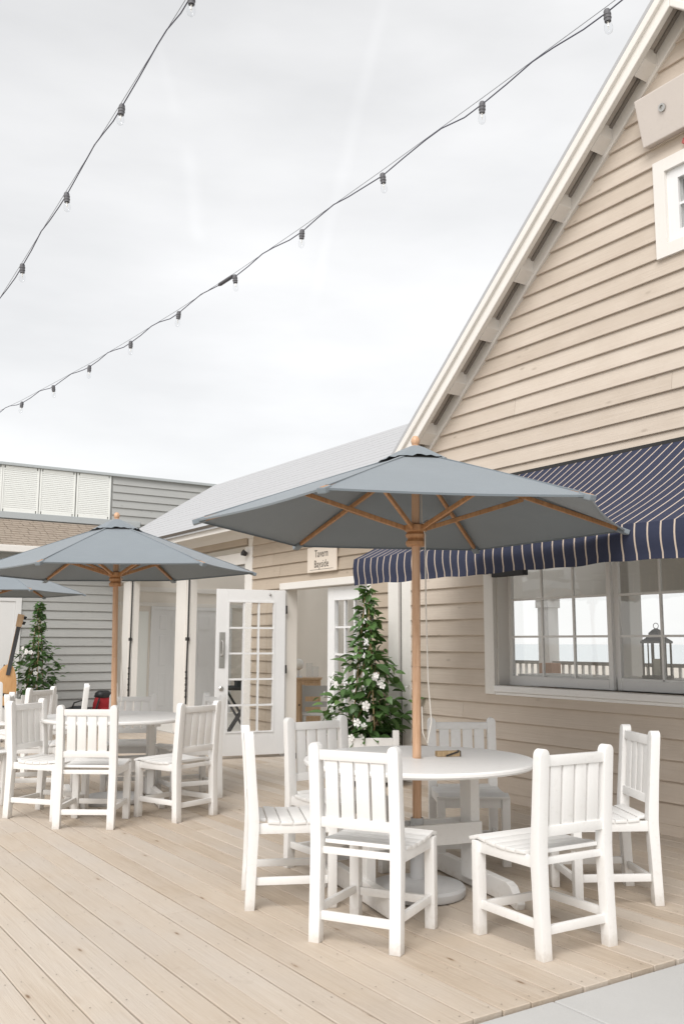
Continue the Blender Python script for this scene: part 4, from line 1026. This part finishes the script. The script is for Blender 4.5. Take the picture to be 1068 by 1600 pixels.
for s in (-1, 1):
    obj('leg', MB().bar((-.22, s*.18, 0), (.22, s*.18, .70), .025, .03), 'black', ts); obj('leg', MB().bar((.22, s*.21, 0), (-.22, s*.21, .70), .025, .03), 'black', ts)
obj('tray', sharp(MB().lathe([(0, .705), (.32, .705), (.34, .745), (.33, .745), (.31, .715), (0, .715)], 32).mesh('tray'), 40), 'black', ts)
jg = thing('condiment_box', 'small black box on the folding tray', 'box', (6.10, 11.80, .717)); obj('box', MB().box((-.08, -.05, 0), (.08, .05, .09)).mesh('jb', .006), 'black', jg); obj('lid', MB().box((-.084, -.054, .0905), (.084, .054, .105)).mesh('jl', .004), 'black', jg)

# lantern on the counter and carton by the railing
ln = thing('lantern', 'square metal candle lantern behind the serving window', 'lantern', (6.06, 4.71, 1.087), R(8)); w = .075
obj('base', MB().box((-w-.012, -w-.012, 0), (w+.012, w+.012, .022)).mesh('lb', .003), 'lantern', ln)
for sx_ in (-1, 1):
    for sy in (-1, 1): obj('corner_post', MB().box((sx_*w-.006, sy*w-.006, .022), (sx_*w+.006, sy*w+.006, .27)), 'lantern', ln)
for s in (-1, 1):
    obj('glazing_bar', MB().box((-.004, s*w-.004, .022), (.004, s*w+.004, .27)), 'lantern', ln); obj('glazing_bar', MB().box((s*w-.004, -.004, .022), (s*w+.004, .004, .27)), 'lantern', ln)
m = MB(); m.lathe([(.125, .27), (.125, .285), (.085, .31), (.06, .33), (.06, .35), (.03, .375), (.012, .385), (0, .385)], 4); m.v = [(a*math.cos(.7854)-b*math.sin(.7854), a*math.sin(.7854)+b*math.cos(.7854), c) for a, b, c in m.v]; obj('roof', m, 'lantern', ln)
obj('ring', MB().tube([(0, .022*math.cos(a), .405+.022*math.sin(a)) for a in [k*math.pi/6 for k in range(13)]], .003, 6), 'lantern', ln)
obj('candle', sharp(MB().lathe([(0, .022), (.035, .022), (.035, .15), (0, .148)], 16).mesh('cdl'), 40), 'candle', ln)
bx = thing('brown_carton', 'brown box standing by the porch railing beyond the window', 'box', (9.12, 8.80, 0)); obj('body', MB().box((-.09, -.11, .55), (.09, .11, 1.10)).mesh('bxm', .005), 'brownbox', bx); obj('plinth', MB().box((-.10, -.12, 0), (.10, .12, .549)), 'white', bx)

# ------------------------------------------------------------------ string lights
def strand(pts_bulb, label, droop=.05, ext0=None, ext1=None, coil=None):
    t = thing('string_light', label, 'string lights', tuple(pts_bulb[0]), 0, 'festoon strings over the deck')
    O = Vector(pts_bulb[0]); P = [Vector(p)-O for p in pts_bulb]
    if ext0: P0 = [Vector(p)-O for p in ext0]
    else: P0 = []
    P1 = [Vector(p)-O for p in ext1] if ext1 else []
    rn = random.Random(len(P))
    # support wire: smooth line a little above the bulbs, touching the cable at ties
    wire = []; cab = []
    allp = P0+P+P1
    for i, p in enumerate(allp):
        wire.append(p+Vector((0, 0, .045+.01*rn.random())))
        if i < len(allp)-1:
            q = allp[i+1]; isb = len(P0) <= i < len(P0)+len(P); s = rn.uniform(.42, .62)
            cab.append(p+Vector((0, 0, .012)))
            mid = p.lerp(q, s)+Vector((0, 0, .050+rn.uniform(-.004, .004)))
            cab.append(p.lerp(mid, .30)+Vector((0, 0, rn.uniform(-.010, .006)))); cab.append(p.lerp(mid, .7)+Vector((rn.uniform(-.008, .008), 0, rn.uniform(-.004, .012)))); cab.append(mid)
            cab.append(mid.lerp(q, .5)+Vector((0, 0, rn.uniform(-.006, .012))))
    cab.append(allp[-1]+Vector((0, 0, .012)))
    obj('cable', MB().tube(cab, .0042, 6).mesh('cable', smooth=True), 'cable', t); obj('support_wire', MB().tube(wire, .0020, 5).mesh('wire', smooth=True), 'wire', t)
    for i, p in enumerate(P):
        b = obj('lamp_holder', HOLD, None, t, p, (rn.uniform(-.12, .12), rn.uniform(-.12, .12), rn.uniform(0, 3)))
        obj('bulb', BULB, None, b); obj('filament_stem', STEMM, None, b)
    if coil is not None:
        a, b = P[coil], P[coil+1]; pts = []
        for k in range(90): u = k/89; c = a.lerp(b, .04+.22*u)+Vector((0, 0, .03)); pts.append(c+Vector((.012*math.cos(k*.9), .0, .012*math.sin(k*.9))))
        obj('cable_wrap', MB().tube(pts, .006, 5).mesh('wrap', smooth=True), 'socket', t)
HOLD = sharp(MB().lathe([(0, .030), (.014, .028), (.019, .018), (.019, .004), (.0215, .002), (.0215, -.006), (.019, -.008), (.019, -.016), (.0215, -.018), (.0215, -.026), (.0185, -.029), (.0185, -.044), (0, -.044)], 14).mesh('lamp_holder'), 40); HOLD.materials.append(MT['socket'])
BULB = sharp(MB().lathe([(.014, -.044), (.019, -.056), (.0235, -.075), (.0235, -.090), (.018, -.106), (.009, -.114), (0, -.116)], 16).mesh('bulb'), 60); BULB.materials.append(MT['bulb'])
STEMM = MB().tube([(0, 0, -.045), (0, 0, -.072)], .004, 6).tube([(-.006, 0, -.072), (0, .0, -.088), (.006, 0, -.072)], .0012, 4).mesh('stem'); STEMM.materials.append(MT['lampw'])
def along(q, n0, n1, k=1.5, s=.6):
    res = []
    for i in range(n0, n1):
        tt = i*s; px = q[0]+math.cos(q[3])*tt; py = q[1]+math.sin(q[3])*tt; pz = q[2]+q[4]*tt+q[5]*tt*tt
        res.append((px*k, py*k, 1.35+(pz-1.35)*k))
    return res
q2 = (2.51343588, 2.04730868, 3.64320571, 1.69939604, -.14634504, .01322762); q1 = (1.22068156, 2.84618168, 3.67133678, 1.63344247, -.233725613, -.00121)
strand(along(q2, -1, 12), 'festoon light string running from the gable peak across the sky', coil=5)
strand(along(q1, -2, 6), 'festoon light string crossing the upper left corner')
